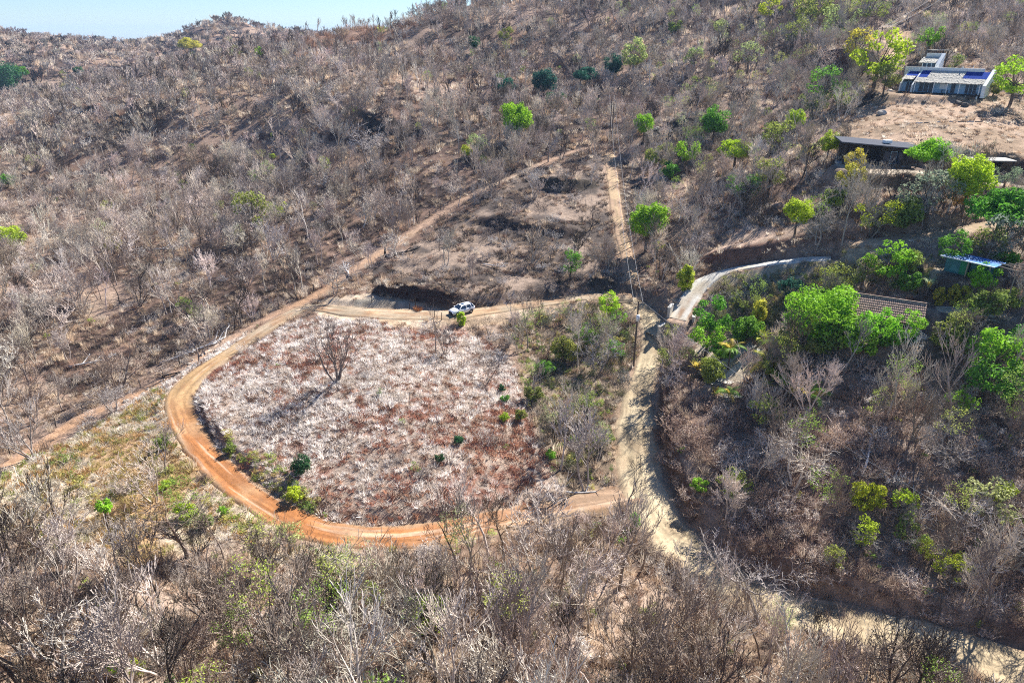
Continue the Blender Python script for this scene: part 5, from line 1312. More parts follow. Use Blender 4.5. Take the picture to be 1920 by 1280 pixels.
m = MB(); m.box(-hw_ + .1, hw_ - .01, .6, .8, -4, tze + .2); PT(m, 'front_wall', M_WHITE)
for i in range(3):
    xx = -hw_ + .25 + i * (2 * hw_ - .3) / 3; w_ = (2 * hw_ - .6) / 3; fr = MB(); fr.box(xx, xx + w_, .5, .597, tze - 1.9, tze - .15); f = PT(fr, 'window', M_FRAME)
    g = MB(); g.box(xx + .07, xx + w_ - .07, .46, .497, tze - 1.8, tze - .23); PT(g, 'pane', M_GLASS, f)
yt = wt[1] + 3
# open lean-to further back
q = aty(1760, 94, yt + 3); e = empty('lean_to', (q.x, q.y, q.z - 2.5), 0, 'flat-roofed open lean-to behind the white tower', 'shelter')
m = MB(); m.box(-2.3, 2.2, -1.2, 1.2, 2.4, 2.55); m.build('roof', M_CONC, e)
for xx in (-2, 1.9):
    for yy in (-1, 1): m = MB(); m.box(xx - .1, xx + .1, yy - .1, yy + .1, -2, 2.398); m.build('post', M_WOODD, e)
# ------------------------------------------------------------------ dark flat-roofed house
g2 = PL[1][3]; A_ = atz(1576, 306, g2); B_ = atz(1712, 326, g2); ang = math.atan2(B_.y - A_.y, B_.x - A_.x); ang = max(-.22, min(.05, ang)); Lh = (B_ - A_).length * .96
dh = empty('dark_house', tuple(A_), ang, 'dark timber house with a thin slanting flat roof under the earth bank', 'house')
m = MB(); m.hexa([(-.8, -1.6, 4.05), (-.8, -1.6, 4.25), (-.8, 6, 4.2), (-.8, 6, 4.4), (Lh + .5, -1.6, 3.1), (Lh + .5, -1.6, 3.3), (Lh + .5, 6, 3.25), (Lh + .5, 6, 3.45)]); m.build('roof', plain('grey_flat_roof', (.09, .095, .11), .95, var=.25, spec=.02), dh)
m = MB(); m.hexa([(.3, 3.2, -.5), (.3, 3.2, 4.1), (.3, 5.6, -.5), (.3, 5.6, 4.2), (Lh, 3.2, -.5), (Lh, 3.2, 3.1), (Lh, 5.6, -.5), (Lh, 5.6, 3.2)]); m.build('rear_block', M_WOODD, dh)
m = MB(); m.hexa([(Lh * .52, .4, -.5), (Lh * .52, .4, 3.5), (Lh * .52, 3.19, -.5), (Lh * .52, 3.19, 3.6), (Lh, .4, -.5), (Lh, .4, 3.05), (Lh, 3.19, -.5), (Lh, 3.19, 3.1)]); m.build('front_room', M_WOODD, dh)
for xx in (.1, Lh * .3, Lh * .78, Lh):
    m = MB(); m.box(xx - .13, xx + .13, -1.3, -1.04, -.4, 4.03 - .95 * xx / Lh); m.build('post', M_WOODD, dh)
for i in range(3):
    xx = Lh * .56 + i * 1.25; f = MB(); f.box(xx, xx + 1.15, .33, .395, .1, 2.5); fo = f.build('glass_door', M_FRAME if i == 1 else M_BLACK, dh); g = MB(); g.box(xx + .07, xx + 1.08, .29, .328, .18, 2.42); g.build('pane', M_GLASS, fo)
m = MB(); m.box(-.4, Lh + .2, -2.2, 3.19, -.45, -.02); m.build('floor_slab', M_CONC, dh)
m = MB(); m.box(Lh * .55, Lh * .55 + 1.3, 1, 2.2, 3.85, 4.4, rot=.2); o = m.build('rooftop_box', M_WHITE, dh)
m = MB(); m.box(0, 2.6, 0, 1.1, .72, .8)
for xx in (.1, 2.4):
    for yy in (.1, .95): m.box(xx, xx + .1, yy, yy + .1, 0, .718)
o = m.build('outdoor_table', M_WHITE); t_ = dh.matrix_basis @ Vector((1.2, .2, -.02)); o.location = t_; o.rotation_euler = (0, 0, ang); tag(o, 'pale table under the roof of the dark house', 'table')
# ------------------------------------------------------------------ carport
g5 = PL[4][3]; ca_ = atz(1856, 299, g5 + 2.4); e = empty('carport', (ca_.x, ca_.y, g5), -.08, 'pale flat-roofed carport under the dark earth bank', 'carport')
m = MB(); m.box(-3.6, 3.6, -1.9, 1.9, 2.35, 2.5); m.build('roof', M_CONC, e)
for xx in (-3.3, 3.3):
    for yy in (-1.7, 1.7): m = MB(); m.box(xx - .1, xx + .1, yy - .1, yy + .1, -.4, 2.348); m.build('post', M_WOODD, e)
m = MB(); m.box(-3.19, 3.19, 1.75, 1.9, -.3, 2.345); m.build('rear_wall', M_WOODD, e)
# ------------------------------------------------------------------ shed with the blue roof
g4 = PL[3][3]; zr = g4 + 2.3
Lp, Fp, Rp = atz(1768, 478, zr), atz(1830, 494.5, zr - .2), atz(1887, 490, zr - .35)
ax = (Fp - Lp); ax.z = 0; ay = (Rp - Fp); ay.z = 0
u_ = ax.normalized(); v_ = Vector((-u_.y, u_.x, 0)); LL = ax.length; WW = 3.0
sh = empty('shed', (Lp.x, Lp.y, g4), math.atan2(u_.y, u_.x), 'shed with a blue corrugated roof and green walls at the right', 'shed')
mb = MB(); ncor = 46; Fc = []
V = []
for i in range(ncor + 1):
    xx = -.1 + (LL + .4 + 2.2) * i / ncor; zz = .05 * math.sin(i * math.pi) + (.035 if i % 2 else -.035)
    V += [(xx, -.35, 2.3 + zz), (xx, WW + .5, 2.2 + zz)]
for i in range(ncor): Fc.append((2 * i, 2 * i + 2, 2 * i + 3, 2 * i + 1))
mb.add(V, Fc); mb.add([(a, b, c - .03) for a, b, c in V], [tuple(reversed(f)) for f in Fc]); mb.build('roof', M_BLUE, sh)
m = MB(); m.box(-.15, LL + 2.5, -.42, -.3, 2.2, 2.32); m.build('roof_edge', M_WHITE, sh)
m = MB(); m.box(.5, LL * .55, .3, .42, -.6, 2.2); m.build('left_wall', M_TEALW, sh)
m = MB(); m.box(LL * .55 + .004, LL * .8, .32, .44, -.6, 2.18); m.build('middle_wall', M_GREENW, sh)
m = MB(); m.box(LL * .8 + .004, LL + 2, .9, 1.02, -.6, 2.16); m.build('recessed_wall', M_TEALW, sh)
m = MB(); m.box(.5, .62, .424, WW, -.6, 2.15); m.box(.62, LL + 2, WW - .12, WW, -.6, 2.1); m.build('rear_wall', M_TEALW, sh)
for xx in (LL * .8, LL + 1.9): m = MB(); m.box(xx - .07, xx + .07, -.2, -.06, -.6, 2.23); m.build('post', M_WOOD, sh)
# pergola
zp_ = g4 + 1.9; e = None
pp = [atz(1862, 500, zp_), atz(1925, 496, zp_)]; qq = [atz(1893, 506, zp_), atz(1940, 503, zp_)]
e = empty('pergola', (pp[0].x, pp[0].y, g4), 0, 'weathered timber pergola frame beside the blue-roofed shed', 'pergola'); o0 = Vector((pp[0].x, pp[0].y, g4))
m = MB(); W2 = Vector((5.5, 0, 0)); D2 = Vector((1.2, -3.0, 0))
cs = [Vector((0, 0, 0)), W2, D2, W2 + D2]
for a, b in ((0, 1), (2, 3), (0, 2), (1, 3)):
    m = MB(); m.tube([cs[a] + Vector((0, 0, 2.2)), cs[b] + Vector((0, 0, 2.2 + .05 * (a == 0)))], .08, 5); m.build('beam', M_WOOD, e)
for k in range(1, 5):
    a = cs[0].lerp(cs[1], k / 5); m = MB(); m.tube([a + Vector((0, .2, 2.36)), a + D2 + Vector((0, -.2, 2.36))], .06, 5); m.build('rafter', M_WOOD, e)
for a in cs:
    w_ = o0 + a; m = MB(); m.tube([(a.x, a.y, gz(w_.x, w_.y) - g4 - .3), (a.x, a.y, 2.2)], .08, 5); m.build('post', M_WOOD, e)
# ------------------------------------------------------------------ tile-roofed house
g3 = PL[2][3]; rz1 = g3 + 4.6; ez = g3 + 2.5
r0_, r1_ = atz(1595, 549, rz1), atz(1738, 570, rz1); e1 = atz(1727, 611, ez)
u_ = (r1_ - r0_); Lr = u_.length; u_.normalize(); v_ = Vector((u_.y, -u_.x, 0)); wf = max(2.6, (e1 - r1_).dot(v_))
th_ = empty('tile_roofed_house', (r0_.x, r0_.y, g3), math.atan2(u_.y, u_.x), 'cream house with a brown clay tile roof half hidden by green trees', 'house')
def tiles(sgn):
    mb = MB(); nc = 40; w = Lr / nc; rows = 9
    for i in range(nc):
        for j in range(rows):
            t0_, t1_ = j / rows, (j + 1.12) / rows
            ya, yb2 = -sgn * wf * t0_, -sgn * wf * min(t1_, 1.03); za_, zb2 = 4.6 + (2.5 - 4.6) * t0_, 4.6 + (2.5 - 4.6) * min(t1_, 1.03)
            V = []
            for (yy, zz, ra, li) in ((ya, za_, .85, 0), (yb2, zb2, 1.08, .035)):
                for k in range(5):
                    a = math.pi * k / 4; V.append((w * (i + .5) - math.cos(a) * w * .56 * ra, yy, zz + .11 * ra * math.sin(a) + li + rnd.uniform(-.006, .006)))
            mb.add(V, [(k, k + 1, k + 6, k + 5) for k in range(4)])
    return mb
tm_ = tiles(1).build('roof_tiles', M_TILE, th_); tm_['kind'] = 'stuff'; tm_ = tiles(-1).build('roof_tiles', M_TILE, th_); tm_['kind'] = 'stuff'; tm_['label'] = 'rear slope of clay tiles'
m = MB(); m.hexa([(0, -wf, 2.38), (0, -wf, 2.46), (0, 0, 4.46), (0, 0, 4.57), (Lr, -wf, 2.38), (Lr, -wf, 2.46), (Lr, 0, 4.46), (Lr, 0, 4.57)])
m.hexa([(0, wf, 2.38), (0, wf, 2.46), (0, .003, 4.46), (0, .003, 4.57), (Lr, wf, 2.38), (Lr, wf, 2.46), (Lr, .003, 4.46), (Lr, .003, 4.57)]); m.build('roof_deck', M_WOODD, th_)
m = MB(); m.tube([(0, 0, 4.66), (Lr, 0, 4.66)], .13, 8); m.build('ridge_tiles', M_TILE, th_)
iw = wf - .9
m = MB(); m.box(.5, Lr - .5, -iw, -iw + .2, -.5, 2.7); m.build('front_wall', M_CREAM, th_)
m = MB(); m.box(.5, Lr - .5, iw - .2, iw, -.5, 2.7); m.build('rear_wall', M_CREAM, th_)
for xx in (.5, Lr - .7):
    m = MB(); yy = iw - .203; m.add([(x, y, z) for x in (xx, xx + .2) for y, z in ((-yy, -.5), (yy, -.5), (yy, 2.7), (0, 4.25), (-yy, 2.7))], [(0, 1, 2, 3, 4), (9, 8, 7, 6, 5), (0, 5, 6, 1), (1, 6, 7, 2), (2, 7, 8, 3), (3, 8, 9, 4), (4, 9, 5, 0)]); m.build('gable_wall', M_CREAM, th_)
m = MB(); m.box(1.0, 2.0, -iw - .04, -iw - .003, 0, 2.1); m.build('door', M_WOODD, th_)
for xx in (3.2, 5.2, 7.2):
    m = MB(); m.box(xx, xx + .9, -iw - .05, -iw - .003, .9, 2.0); f = m.build('window', M_WHITE, th_); m = MB(); m.box(xx + .08, xx + .82, -iw - .07, -iw - .052, .98, 1.92); m.build('pane', M_GLASS, f)
m = MB(); m.box(-.3, Lr + .6, -wf - .8, -iw - .06, -.5, -.02); m.build('porch_slab', M_CONC, th_)
# white railing at the right corner
rb = atz(1716, 640, g3 - .1); e = empty('white_railing', tuple(rb), .1, 'small white stair railing at the right corner of the tile-roofed house', 'railing')
for xx, hh in ((0, 1.9), (.7, 1.3), (1.4, .9)): m = MB(); m.box(xx, xx + .09, 0, .09, -.3, hh); m.build('post', M_WHITE, e)
for hh in (0, .45, .9): m = MB(); m.tube([(.05, .05, 1.0 + hh * .8), (1.44, .05, .35 + hh * .5)], .035, 4); m.build('rail', M_WHITE, e)
m = MB(); m.box(-.2, 2.4, .2, .4, -.4, .45); m.build('low_wall', M_CREAM, e)

# ------------------------------------------------------------------ the white car
M_PAINT = plain('white_car_paint', (.8, .81, .82), .25, var=.02, spec=.6); M_CGL = plain('car_glass', (.025, .045, .075), .06, var=.1, spec=.9); M_TYRE = plain('tyre_rubber', (.025, .025, .025), .85, var=.2); M_RIM = plain('alloy_rim', (.5, .5, .5), .3, metal=.7, var=.05); M_LAMP = plain('lamp_lens', (.6, .64, .68), .15, var=.05, spec=.8); M_RED = plain('tail_lens', (.35, .02, .02), .2, var=.1)
f1, f2 = at(846, 592), at(886, 583); dv = Vector((f1[0] - f2[0], f1[1] - f2[1], 0)).normalized(); ctr = at(866, 588.5)
car = empty('white_car', tuple(ctr), math.atan2(dv.y, dv.x), 'white suv with a dark sunroof parked on the dirt pad under the earth bank', 'car'); car.location.z = gz(ctr[0], ctr[1]) + .16
# body: stations along the length (x, half width at sill, belt height, shoulder half width)
def body_mesh():
    mb = MB()
    st = [(2.33, .62, .42, .72), (2.26, .80, .40, .80), (2.05, .88, .36, .94), (1.55, .92, .34, 1.03), (1.05, .93, .32, 1.08), (.2, .94, .3, 1.1), (-.8, .94, .3, 1.12), (-1.6, .93, .34, 1.15), (-2.15, .9, .4, 1.15), (-2.32, .82, .46, 1.08)]
    V = []
    for x, w, zb, zt_ in st:
        V += [(x, -w * .9, zb), (x, -w, zb + .18), (x, -w, zt_ - .22), (x, -w * .9, zt_), (x, 0, zt_ + .05), (x, w * .9, zt_), (x, w, zt_ - .22), (x, w, zb + .18), (x, w * .9, zb)]
    Fc = []
    for i in range(len(st) - 1):
        for k in range(8): Fc.append((9 * i + k, 9 * i + k + 1, 9 * (i + 1) + k + 1, 9 * (i + 1) + k))
        Fc.append((9 * i + 8, 9 * i, 9 * (i + 1), 9 * (i + 1) + 8))
    Fc.append(tuple(range(9))); Fc.append(tuple(range(9 * (len(st) - 1), 9 * len(st)))[::-1]); mb.add(V, Fc)
    # roof shell and pillars
    rs = [(.35, .62, 1.66), (-.2, .66, 1.7), (-1.2, .66, 1.7), (-1.85, .62, 1.62)]; V = []
    for x, w, z in rs: V += [(x, -w, z - .05), (x, -w * .6, z), (x, w * .6, z), (x, w, z - .05), (x, w, z - .1), (x, -w, z - .1)]
    Fc = []
    for i in range(3):
        for k in range(6): Fc.append((6 * i + k, 6 * i + (k + 1) % 6, 6 * (i + 1) + (k + 1) % 6, 6 * (i + 1) + k))
    Fc += [tuple(range(6)), tuple(range(18, 24))[::-1]]; mb.add(V, Fc)
    for s in (-1, 1):
        for a, b in (((1.12, .84, 1.06), (.36, .63, 1.62)), ((-.45, .88, 1.1), (-.45, .66, 1.62)), ((-2.12, .82, 1.12), (-1.83, .62, 1.58)), ((-1.5, .87, 1.12), (-1.38, .66, 1.6))):
            mb.tube([(a[0], s * a[1], a[2]), (b[0], s * b[1], b[2])], .055, 5)
    return mb
body_mesh().build('body', M_PAINT, car, True)
m = MB(); m.add([(1.08, -.76, 1.1), (1.08, .76, 1.1), (.38, .58, 1.62), (.38, -.58, 1.62)], [(0, 1, 2, 3)]); m.add([(1.05, -.76, 1.1), (1.05, .76, 1.1), (.35, .58, 1.6), (.35, -.58, 1.6)], [(3, 2, 1, 0)]); m.build('windscreen', M_CGL, car)
for s in (-1, 1):
    for xa_, xb_, xc_, xd_ in ((.98, -.42, -.42, .34), (-.48, -2.0, -1.8, -.48)):
        m = MB(); V = [(xa_, s * .845, 1.12), (xb_, s * .86, 1.14), (xc_, s * .655, 1.6), (xd_, s * .645, 1.6)]; m.add(V, [(0, 1, 2, 3)]); m.add([(a, b - s * .02, c) for a, b, c in V], [(3, 2, 1, 0)]); m.build('side_window', M_CGL, car)
m = MB(); V = [(-2.16, -.72, 1.15), (-2.16, .72, 1.15), (-1.87, .56, 1.55), (-1.87, -.56, 1.55)]; m.add(V, [(0, 1, 2, 3)]); m.add([(a + .02, b, c) for a, b, c in V], [(3, 2, 1, 0)]); m.build('rear_window', M_CGL, car)
m = MB(); m.box(-.45, .05, -.32, .32, 1.695, 1.725); m.build('sunroof', M_CGL, car)
m = MB(); m.box(2.25, 2.36, -.42, .42, .62, .8); m.build('grille', M_BLACK, car)
m = MB(); m.box(2.2, 2.37, -.7, .7, .36, .5); m.build('bumper_trim', M_BLACK, car)
for s in (-1, 1):
    m = MB(); m.box(2.08, 2.31, s * .62 - .16, s * .62 + .16, .68, .82, rot=-s * .25); m.build('headlight', M_LAMP, car)
    m = MB(); m.box(-2.36, -2.22, s * .74 - .08, s * .74 + .08, .8, 1.1); m.build('tail_light', M_RED, car)
    m = MB(); m.box(.78, .98, s * 1.0 - .1, s * 1.0 + .1, 1.1, 1.24); m.build('mirror', M_PAINT, car)
    m = MB(); m.tube([(.2, s * .6, 1.74), (-1.6, s * .58, 1.74)], .025, 4); m.build('roof_rail', M_BLACK, car)
    for xx in (1.42, -1.42):
        w = empty('wheel', (xx, s * .86, .34)); w.parent = car
        m = MB(); m.lathe([(.2, -.11), (.33, -.12), (.36, -.06), (.36, .06), (.33, .12), (.2, .11)], 20, axis='Y'); m.build('tyre', M_TYRE, w, True)
        m = MB(); m.lathe([(.0, s * .1), (.06, s * .11), (.2, s * .07), (.215, s * .11)], 10, axis='Y'); m.build('rim', M_RIM, w)
        m = MB(); m.tube([(xx + math.cos(a) * .42, s * .935, .34 + math.sin(a) * .42) for a in [math.pi * k / 8 for k in range(9)]], .035, 4); m.build('wheel_arch', M_BLACK, car)

# ------------------------------------------------------------------ utility poles and wires
def pole(px, py, h, label, transformer=False, arms=1, lean=0):
    c = at(px, py); e = empty('utility_pole', (c[0], c[1], c[2]), 0, label, 'utility pole'); e.rotation_euler = (0, lean, 0)
    m = MB(); m.tube([(0, 0, -.6), (0, 0, h * .5), (0, 0, h)], [.17, .145, .11], 8); m.build('shaft', plain('pole_wood', (.12, .09, .07), .9, var=.2) if 'pole_wood' not in MATS else MATS['pole_wood'], e)
    for k in range(arms):
        m = MB(); m.box(-.8, .8, .1, .2, h - .5 - k * .8, h - .38 - k * .8); m.build('crossarm', M_WOOD, e)
        for xx in (-.7, .7): m = MB(); m.lathe([(.03, 0), (.06, .04), (.05, .1), (.07, .14), (.0, .2)], 8, c=(xx, .15, h - .375 - k * .8)); m.build('insulator', M_CONC, e)
    if transformer: m = MB(); m.lathe([(.0, -.5), (.27, -.5), (.28, .4), (.2, .5), (0, .52)], 12, c=(0, -.42, h - 2.7)); m.build('transformer', M_WHITE, e, True)
    return Vector((c[0], c[1], c[2] + h))
M_WIRE = plain('pale_wire', (.34, .33, .32), .5, var=.05)
def wire(a, b, sag, label, r=.028, grp='overhead wires'):
    m = MB(); m.tube([a.lerp(b, t) - Vector((0, 0, sag * 4 * t * (1 - t))) for t in [i / 14 for i in range(15)]], r, 4); o = m.build('overhead_wire', M_WIRE); tag(o, label, 'wire', grp)
t1 = pole(1188, 685, 11.2, 'dark utility pole with a pale transformer beside the tan road', True)
t2 = pole(1143, 264, 12.5, 'tall utility pole at the top of the rutted track, left one of the pair')
t3 = pole(1147, 266, 10.5, 'shorter utility pole of the pair at the top of the rutted track')
t4 = pole(1642, 118, 9.0, 'utility pole beside the trail above the white house, mostly hidden by leaves')
wire(t1 + Vector((-.7, .15, -.2)), t2 + Vector((-.7, .15, -.2)), 3.2, 'left wire running up the track from the transformer pole')
wire(t1 + Vector((.7, .15, -.2)), t2 + Vector((.7, .15, -.2)), 3.4, 'right wire running up the track from the transformer pole')
wire(t1 + Vector((.7, .15, -.2)), cast(2080, 1279, ground)[0] * Vector((1, 0, 0)) + Vector((0, 46, 3)), 2.0, 'long wire crossing the brown brush to the bottom right corner', .022)
tr = aty(1840, -60, 255); wire(t4 + Vector((-.7, .15, -.2)), tr + Vector((-1.6, 0, 1)), 1.5, 'upper wire rising to the top right edge', .05); wire(t4 + Vector((.7, .15, -.2)), tr, 2.0, 'lower wire rising to the top right edge', .05)
wire(t4 + Vector((-.7, .15, -.2)), t3 + Vector((.7, .15, -.2)), 5, 'wire crossing the ravine between the two upper poles', .02)

# ------------------------------------------------------------------ boundary fence along the burnt strip
L = RL['firebreak']; seg = np.diff(L[:, :2], axis=0); nr = np.column_stack([-seg[:, 1], seg[:, 0]]); nr /= np.linalg.norm(nr, axis=1)[:, None]; acc = 0; prev = None
fe = empty('boundary_fence', (L[0, 0], L[0, 1], L[0, 3]), 0, 'wooden post and wire fence climbing beside the bare orange strip', 'fence'); fo = Vector(fe.location)
PM = []
for k in range(4): m = MB(); m.tube([(0, 0, -.4), (.03 * k, .02, .7), (.02, .05 * k, 1.35 + .08 * k)], [.085, .08, .07], 6); PM.append(m.mesh('post', M_WOODD if k % 2 else M_WOOD, True))
wp = []
for i in range(len(seg)):
    acc += np.linalg.norm(seg[i])
    if acc >= 3.6:
        acc = 0; q = L[i, :2] + nr[i] * 1.7; z = gz(q[0], q[1]); o = link(bpy.data.objects.new('post', PM[rnd.randint(0, 3)]), fe); o.location = (q[0] - fo.x, q[1] - fo.y, z - fo.z); o.rotation_euler = (rnd.gauss(0, .05), rnd.gauss(0, .05), rnd.uniform(0, 6)); wp.append(Vector((q[0], q[1], z)) - fo)
for hgt in (.5, .85, 1.2): m = MB(); m.tube([p_ + Vector((0, 0, hgt)) for p_ in wp], .012, 3, False); m.build('wire_strand', M_WOODD, fe)
print('posts', len(wp))

# ------------------------------------------------------------------ deadwood, rocks and other small things
def dead(seed, L_, r_, mat, loc, rz, label, cat='log', branches=7, name='fallen_tree', z=.25):
    r = random.Random(seed); e = empty(name, tuple(loc), rz, label, cat); m = MB(); P_ = [Vector((0, 0, z))]; d = Vector((1, 0, 0))
    for i in range(6): P_.append(P_[-1] + d * L_ / 6); d = (d + Vector((0, r.uniform(-.15, .15), r.uniform(-.04, .06)))).normalized()
    e2 = Vector(loc)
    def fix(p_):  # keep it lying on the slope
        w = Matrix.Rotation(rz, 3, 'Z') @ p_ + e2; return Vector((p_.x, p_.y, p_.z + gz(w.x, w.y) - e2.z))
    P_ = [fix(p_) for p_ in P_]; m.tube(P_, [r_ * (1 - .1 * i) for i in range(7)], 7); m.build('trunk', mat, e, True)
    for k in range(branches):
        a = P_[r.randint(2, 6)]; b = a + Vector((r.uniform(.4, 1.4), r.uniform(-1.6, 1.6), r.uniform(.1, 1.0))) * L_ * .15; c = b + Vector((r.uniform(.2, 1), r.uniform(-1, 1), r.uniform(-.3, .5))) * L_ * .14
        m = MB(); m.tube([a, b, c], [r_ * .45, r_ * .3, r_ * .15], 5)
        for _ in range(4): q = b.lerp(c, r.random()); m.tube([q, q + Vector((r.uniform(-.3, .8), r.uniform(-.8, .8), r.uniform(-.1, .5))) * L_ * .1], [r_ * .2, r_ * .1], 4)
        m.build('branch', mat, e)
    return e
dead(1, 9, .22, M_ASH, at(300, 684), .5, 'long bleached log lying along the orange strip', branches=3)
dead(2, 7, .2, M_ASH, at(345, 668), .55, 'second bleached log lying just above the long one', branches=2)
dead(3, 6, .2, M_ASH, at(130, 690), .4, 'pale ashy fallen tree on the burnt slope at left', branches=8)
dead(4, 6, .2, M_ASH, at(285, 470), .2, 'pale tangled fallen crown on the hillside', branches=12)
dead(5, 5, .2, M_ASH, at(655, 520), 1.9, 'bleached fallen tree with splayed branches beside the strip', branches=12)
dead(6, 6, .28, M_CHAR, at(722, 482), .1, 'charred uprooted tree with forked branches on the terrace edge', branches=8)
dead(7, 2.4, .24, M_CHAR, at(894, 492), .25, 'short black charred log on the middle terrace', branches=0, name='charred_log')
dead(8, 4, .12, M_ASH, at(905, 497), -.1, 'pale ash streak of thin burnt branches by the black log', branches=9)
dead(9, 5, .14, M_CHAR, at(305, 708), .35, 'dark thin fallen trunk beside the orange strip', branches=2)
dead(10, 4, .15, M_ASH, at(1060, 925), 0, 'pale fallen branch at the foot of the gully trees', branches=2)
dead(11, 5, .16, M_ASH, at(1620, 885), 1.0, 'bleached snag in the brown brush at right', branches=5)
dead(12, 5, .17, M_ASH, at(580, 250), .3, 'pale fallen tree in the dark hollow on the hillside', branches=9)
m = MB(); m.tube([(0, 0, -.3), (.05, 0, 1.0), (.15, .05, 1.9)], [.26, .2, .12], 8); o = m.build('tree_stump', M_CHAR, None, True); o.location = at(722, 478); tag(o, 'black burnt stump standing at the terrace edge', 'stump')
def rock(seed, s, loc, label, mat=None, name='boulder', grp=None):
    r = random.Random(seed); import bmesh
    bm = bmesh.new(); bmesh.ops.create_icosphere(bm, subdivisions=2, radius=1)
    for v in bm.verts:
        k = .75 + .5 * r.random() * .6; v.co = Vector((v.co.x * k * 1.2, v.co.y * k, max(v.co.z, -.5) * k * .8))
    me = bpy.data.meshes.new(name); bm.to_mesh(me); bm.free(); me.materials.append(mat or M_ROCK); o = link(bpy.data.objects.new(name, me)); o.location = (loc[0], loc[1], loc[2] + s * .15); o.scale = (s, s, s); o.rotation_euler = (0, 0, r.uniform(0, 6)); tag(o, label, 'rock', grp); return o
for i, (px, py, s, lab) in enumerate([(1653, 214, 1.1, 'pale-topped boulder at the left slope of the white house plot'), (1795, 196, 1.0, 'large dark boulder below the white house deck'), (1809, 199, .8, 'smaller dark boulder touching the large one below the deck'), (1813, 222, .6, 'flat dark rock, leftmost of the row on the bare plot'), (1838, 219, .5, 'small dark rock, second in the row on the bare plot'), (1866, 217, .75, 'round dark boulder, third in the row on the bare plot'), (1881, 217, .5, 'rightmost dark rock of the row on the bare plot'), (1732, 192, .5, 'small dark rock near the front left pier of the deck'), (1668, 172, .7, 'grey rock at the left corner of the white house'), (404, 661, .45, 'dark rock at the edge of the orange track')]): rock(i, s, at(px, py), lab, M_STONE if i in (0, 8) else M_ROCK)
for i in range(16):
    px, py = 1228 + rnd.uniform(-24, 28), 243 + rnd.uniform(-9, 10); rock(40 + i, rnd.uniform(.35, .8), at(px, py), 'pale stone in the rubble heap right of the bright round tree', M_STONE, 'stone', 'pale stones in the rubble heap')
for i in range(26):
    t = rnd.random(); px, py = 215 + t * 205 + rnd.uniform(-12, 12), 772 - t * 128 + rnd.uniform(-4, 12); rock(70 + i, rnd.uniform(.15, .34), at(px, py), 'small pale stone along the straw strip above the orange bend', M_STONE, 'stone', 'pale stones on the straw strip')
# termite-coloured clump with post on the pad
c = at(784, 583); bp_ = blades(900, 160, .55, 1.1, .05, .5, .7, 3); o = bp_.build('dry_bush', M_BRUSH); o.location = c; o['tint'] = (.36, .17, .08); tag(o, 'rust-brown dried bush heap on the parking pad left of the car', 'bush')
for px, py, h, lab in [(779, 574, 1.6, 'short post behind the rust-brown bush'), (768, 580, 1.2, 'thin post left of the rust-brown bush'), (697, 567, 1.3, 'leaning stick post at the left of the pad'), (815, 597, 1.5, 'post below the pad, left of the car'), (828, 600, 1.4, 'post just left of the car below the pad')]:
    m = MB(); m.tube([(0, 0, -.3), (.05, 0, h)], [.07, .06], 6); o = m.build('wooden_post', M_WOODD); o.location = at(px, py); tag(o, lab, 'post')
# culvert walls where the driveway leaves the road
for px, py, ln, ht, rz, lab in [(1256, 590, 2.2, 1.6, 1.1, 'pale concrete gate wall left of the driveway foot'), (1243, 618, 3.2, 1.0, .9, 'low dark-faced retaining wall beside the road below the gate wall'), (1300, 604, 1.2, 1.1, 1.2, 'short concrete kerb wall right of the wheel strips')]:
    m = MB(); m.box(-ln / 2, ln / 2, -.22, .22, -1.2, ht); m.box(-ln / 2 - .06, ln / 2 + .06, -.28, .28, ht + .002, ht + .1); o = m.build('retaining_wall', M_CONC); o.location = at(px, py); o.rotation_euler = (0, 0, rz); tag(o, lab, 'wall')
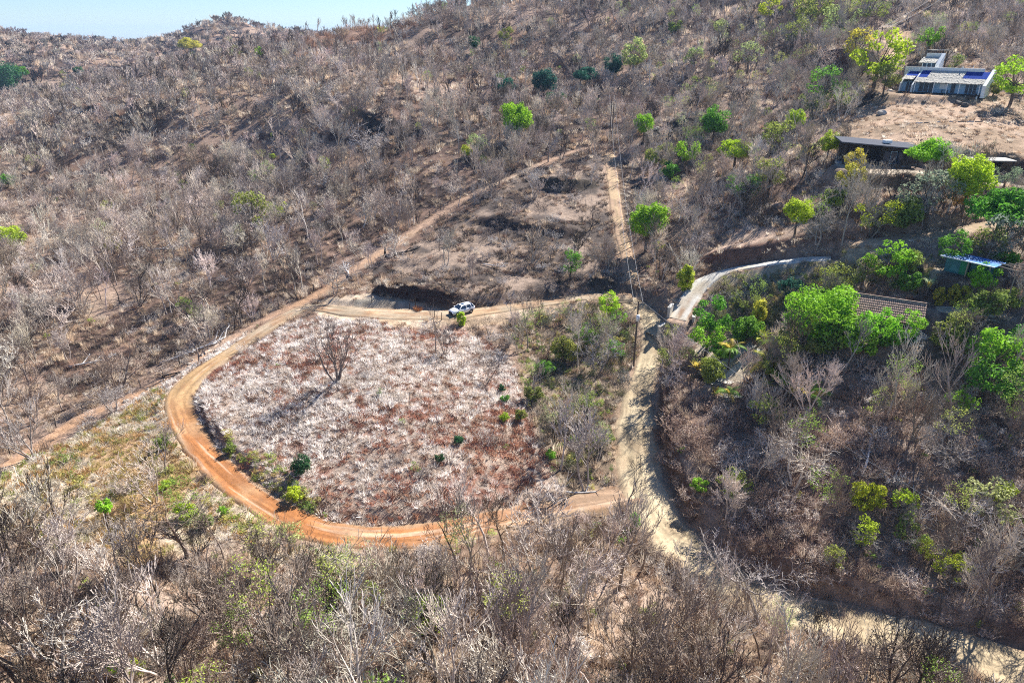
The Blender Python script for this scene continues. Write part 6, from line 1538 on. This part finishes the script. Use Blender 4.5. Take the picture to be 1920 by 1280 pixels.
# paved garden strips
def strip(pxs, w, label, name='garden_path', mat=None, n_=None):
    Lw = smooth_line([at(*p_)[:2] for p_ in pxs], .6); d = np.gradient(Lw, axis=0); d /= np.linalg.norm(d, axis=1)[:, None]; nn = np.column_stack([-d[:, 1], d[:, 0]]); V = []
    for i in range(len(Lw)):
        for q in (-1, -.5, 0, .5, 1): p_ = Lw[i] + nn[i] * q * w; V.append((p_[0], p_[1]))
    V = np.array(V); z = ground(V[:, 0].copy(), V[:, 1].copy()) + .09; zz = z.reshape(-1, 5); zz[:] = zz.mean(1)[:, None]; kk = np.array([.2, .2, .2, .2, .2]); zs = np.array([np.convolve(np.pad(zz[:, j], 2, mode='edge'), kk, 'valid') for j in range(5)]).T
    V3 = np.column_stack([V, zs.ravel() + .08]); m_ = len(Lw); ii = np.arange((m_ - 1) * 4); a = (ii // 4) * 5 + ii % 4
    o = link(bpy.data.objects.new(name, mesh_np(name, V3, np.column_stack([a, a + 5, a + 6, a + 1]), mat or M_CONC, True))); tag(o, label, None, kind='structure')
strip([(1330, 722), (1350, 690), (1380, 665), (1415, 645)], .8, 'upper pale concrete garden strip')
strip([(1345, 725), (1370, 700), (1400, 676), (1425, 655)], .5, 'lower pale concrete garden strip')
strip([(1322, 700), (1345, 710), (1375, 718)], 1.0, 'pale concrete apron at the garden foot')
strip([(1350, 742), (1375, 744), (1392, 740)], .8, 'small pale concrete slab below the garden')
# log edging on the bare plot
for i in range(9):
    a = at(1700 + i * 16, 233 - i * .9 if i < 5 else 229); b = at(1714 + i * 16, 232 - i * .9 if i < 5 else 229); m = MB(); m.tube([Vector(a) + Vector((0, 0, .1)), Vector(b) + Vector((0, 0, .1))], .11, 5); o = m.build('edging_log', M_ASH if i % 2 else M_WOOD); tag(o, 'thin log laid end to end across the bare plot below the white house', 'log', 'thin logs edging the bare plot')

for i, (px, py, h, lab) in enumerate([(768, 760, 2.6, 'thin dead sapling near the middle of the mound'), (853, 760, 1.5, 'short dead stick on the upper right of the mound'), (560, 800, 1.4, 'short dead stick in the mound shadow'), (690, 880, 2.0, 'dead stick on the lower left of the mound'), (770, 870, 1.6, 'dead stick in the lower middle of the mound'), (900, 830, 2.2, 'dead stick on the lower right of the mound'), (700, 690, 1.8, 'dead stick right of the lone many-stemmed tree'), (612, 940, 3.5, 'thin bare sapling standing at the mound foot'), (980, 830, 2.4, 'dead stick at the gully edge of the mound')]):
    r = random.Random(i); m = MB(); P_ = [Vector((0, 0, -.2)), Vector((.05, .03, h * .5)), Vector((r.uniform(-.3, .3), r.uniform(-.3, .3), h))]; m.tube(P_, [.06, .045, .02], 5)
    for k in range(4): q = P_[1].lerp(P_[2], k / 4); m.tube([q, q + Vector((r.uniform(-.6, .6), r.uniform(-.6, .6), h * .18))], [.025, .012], 4)
    o = m.build('dead_sapling', M_WOOD); o.location = at(px, py); tag(o, lab, 'sapling')
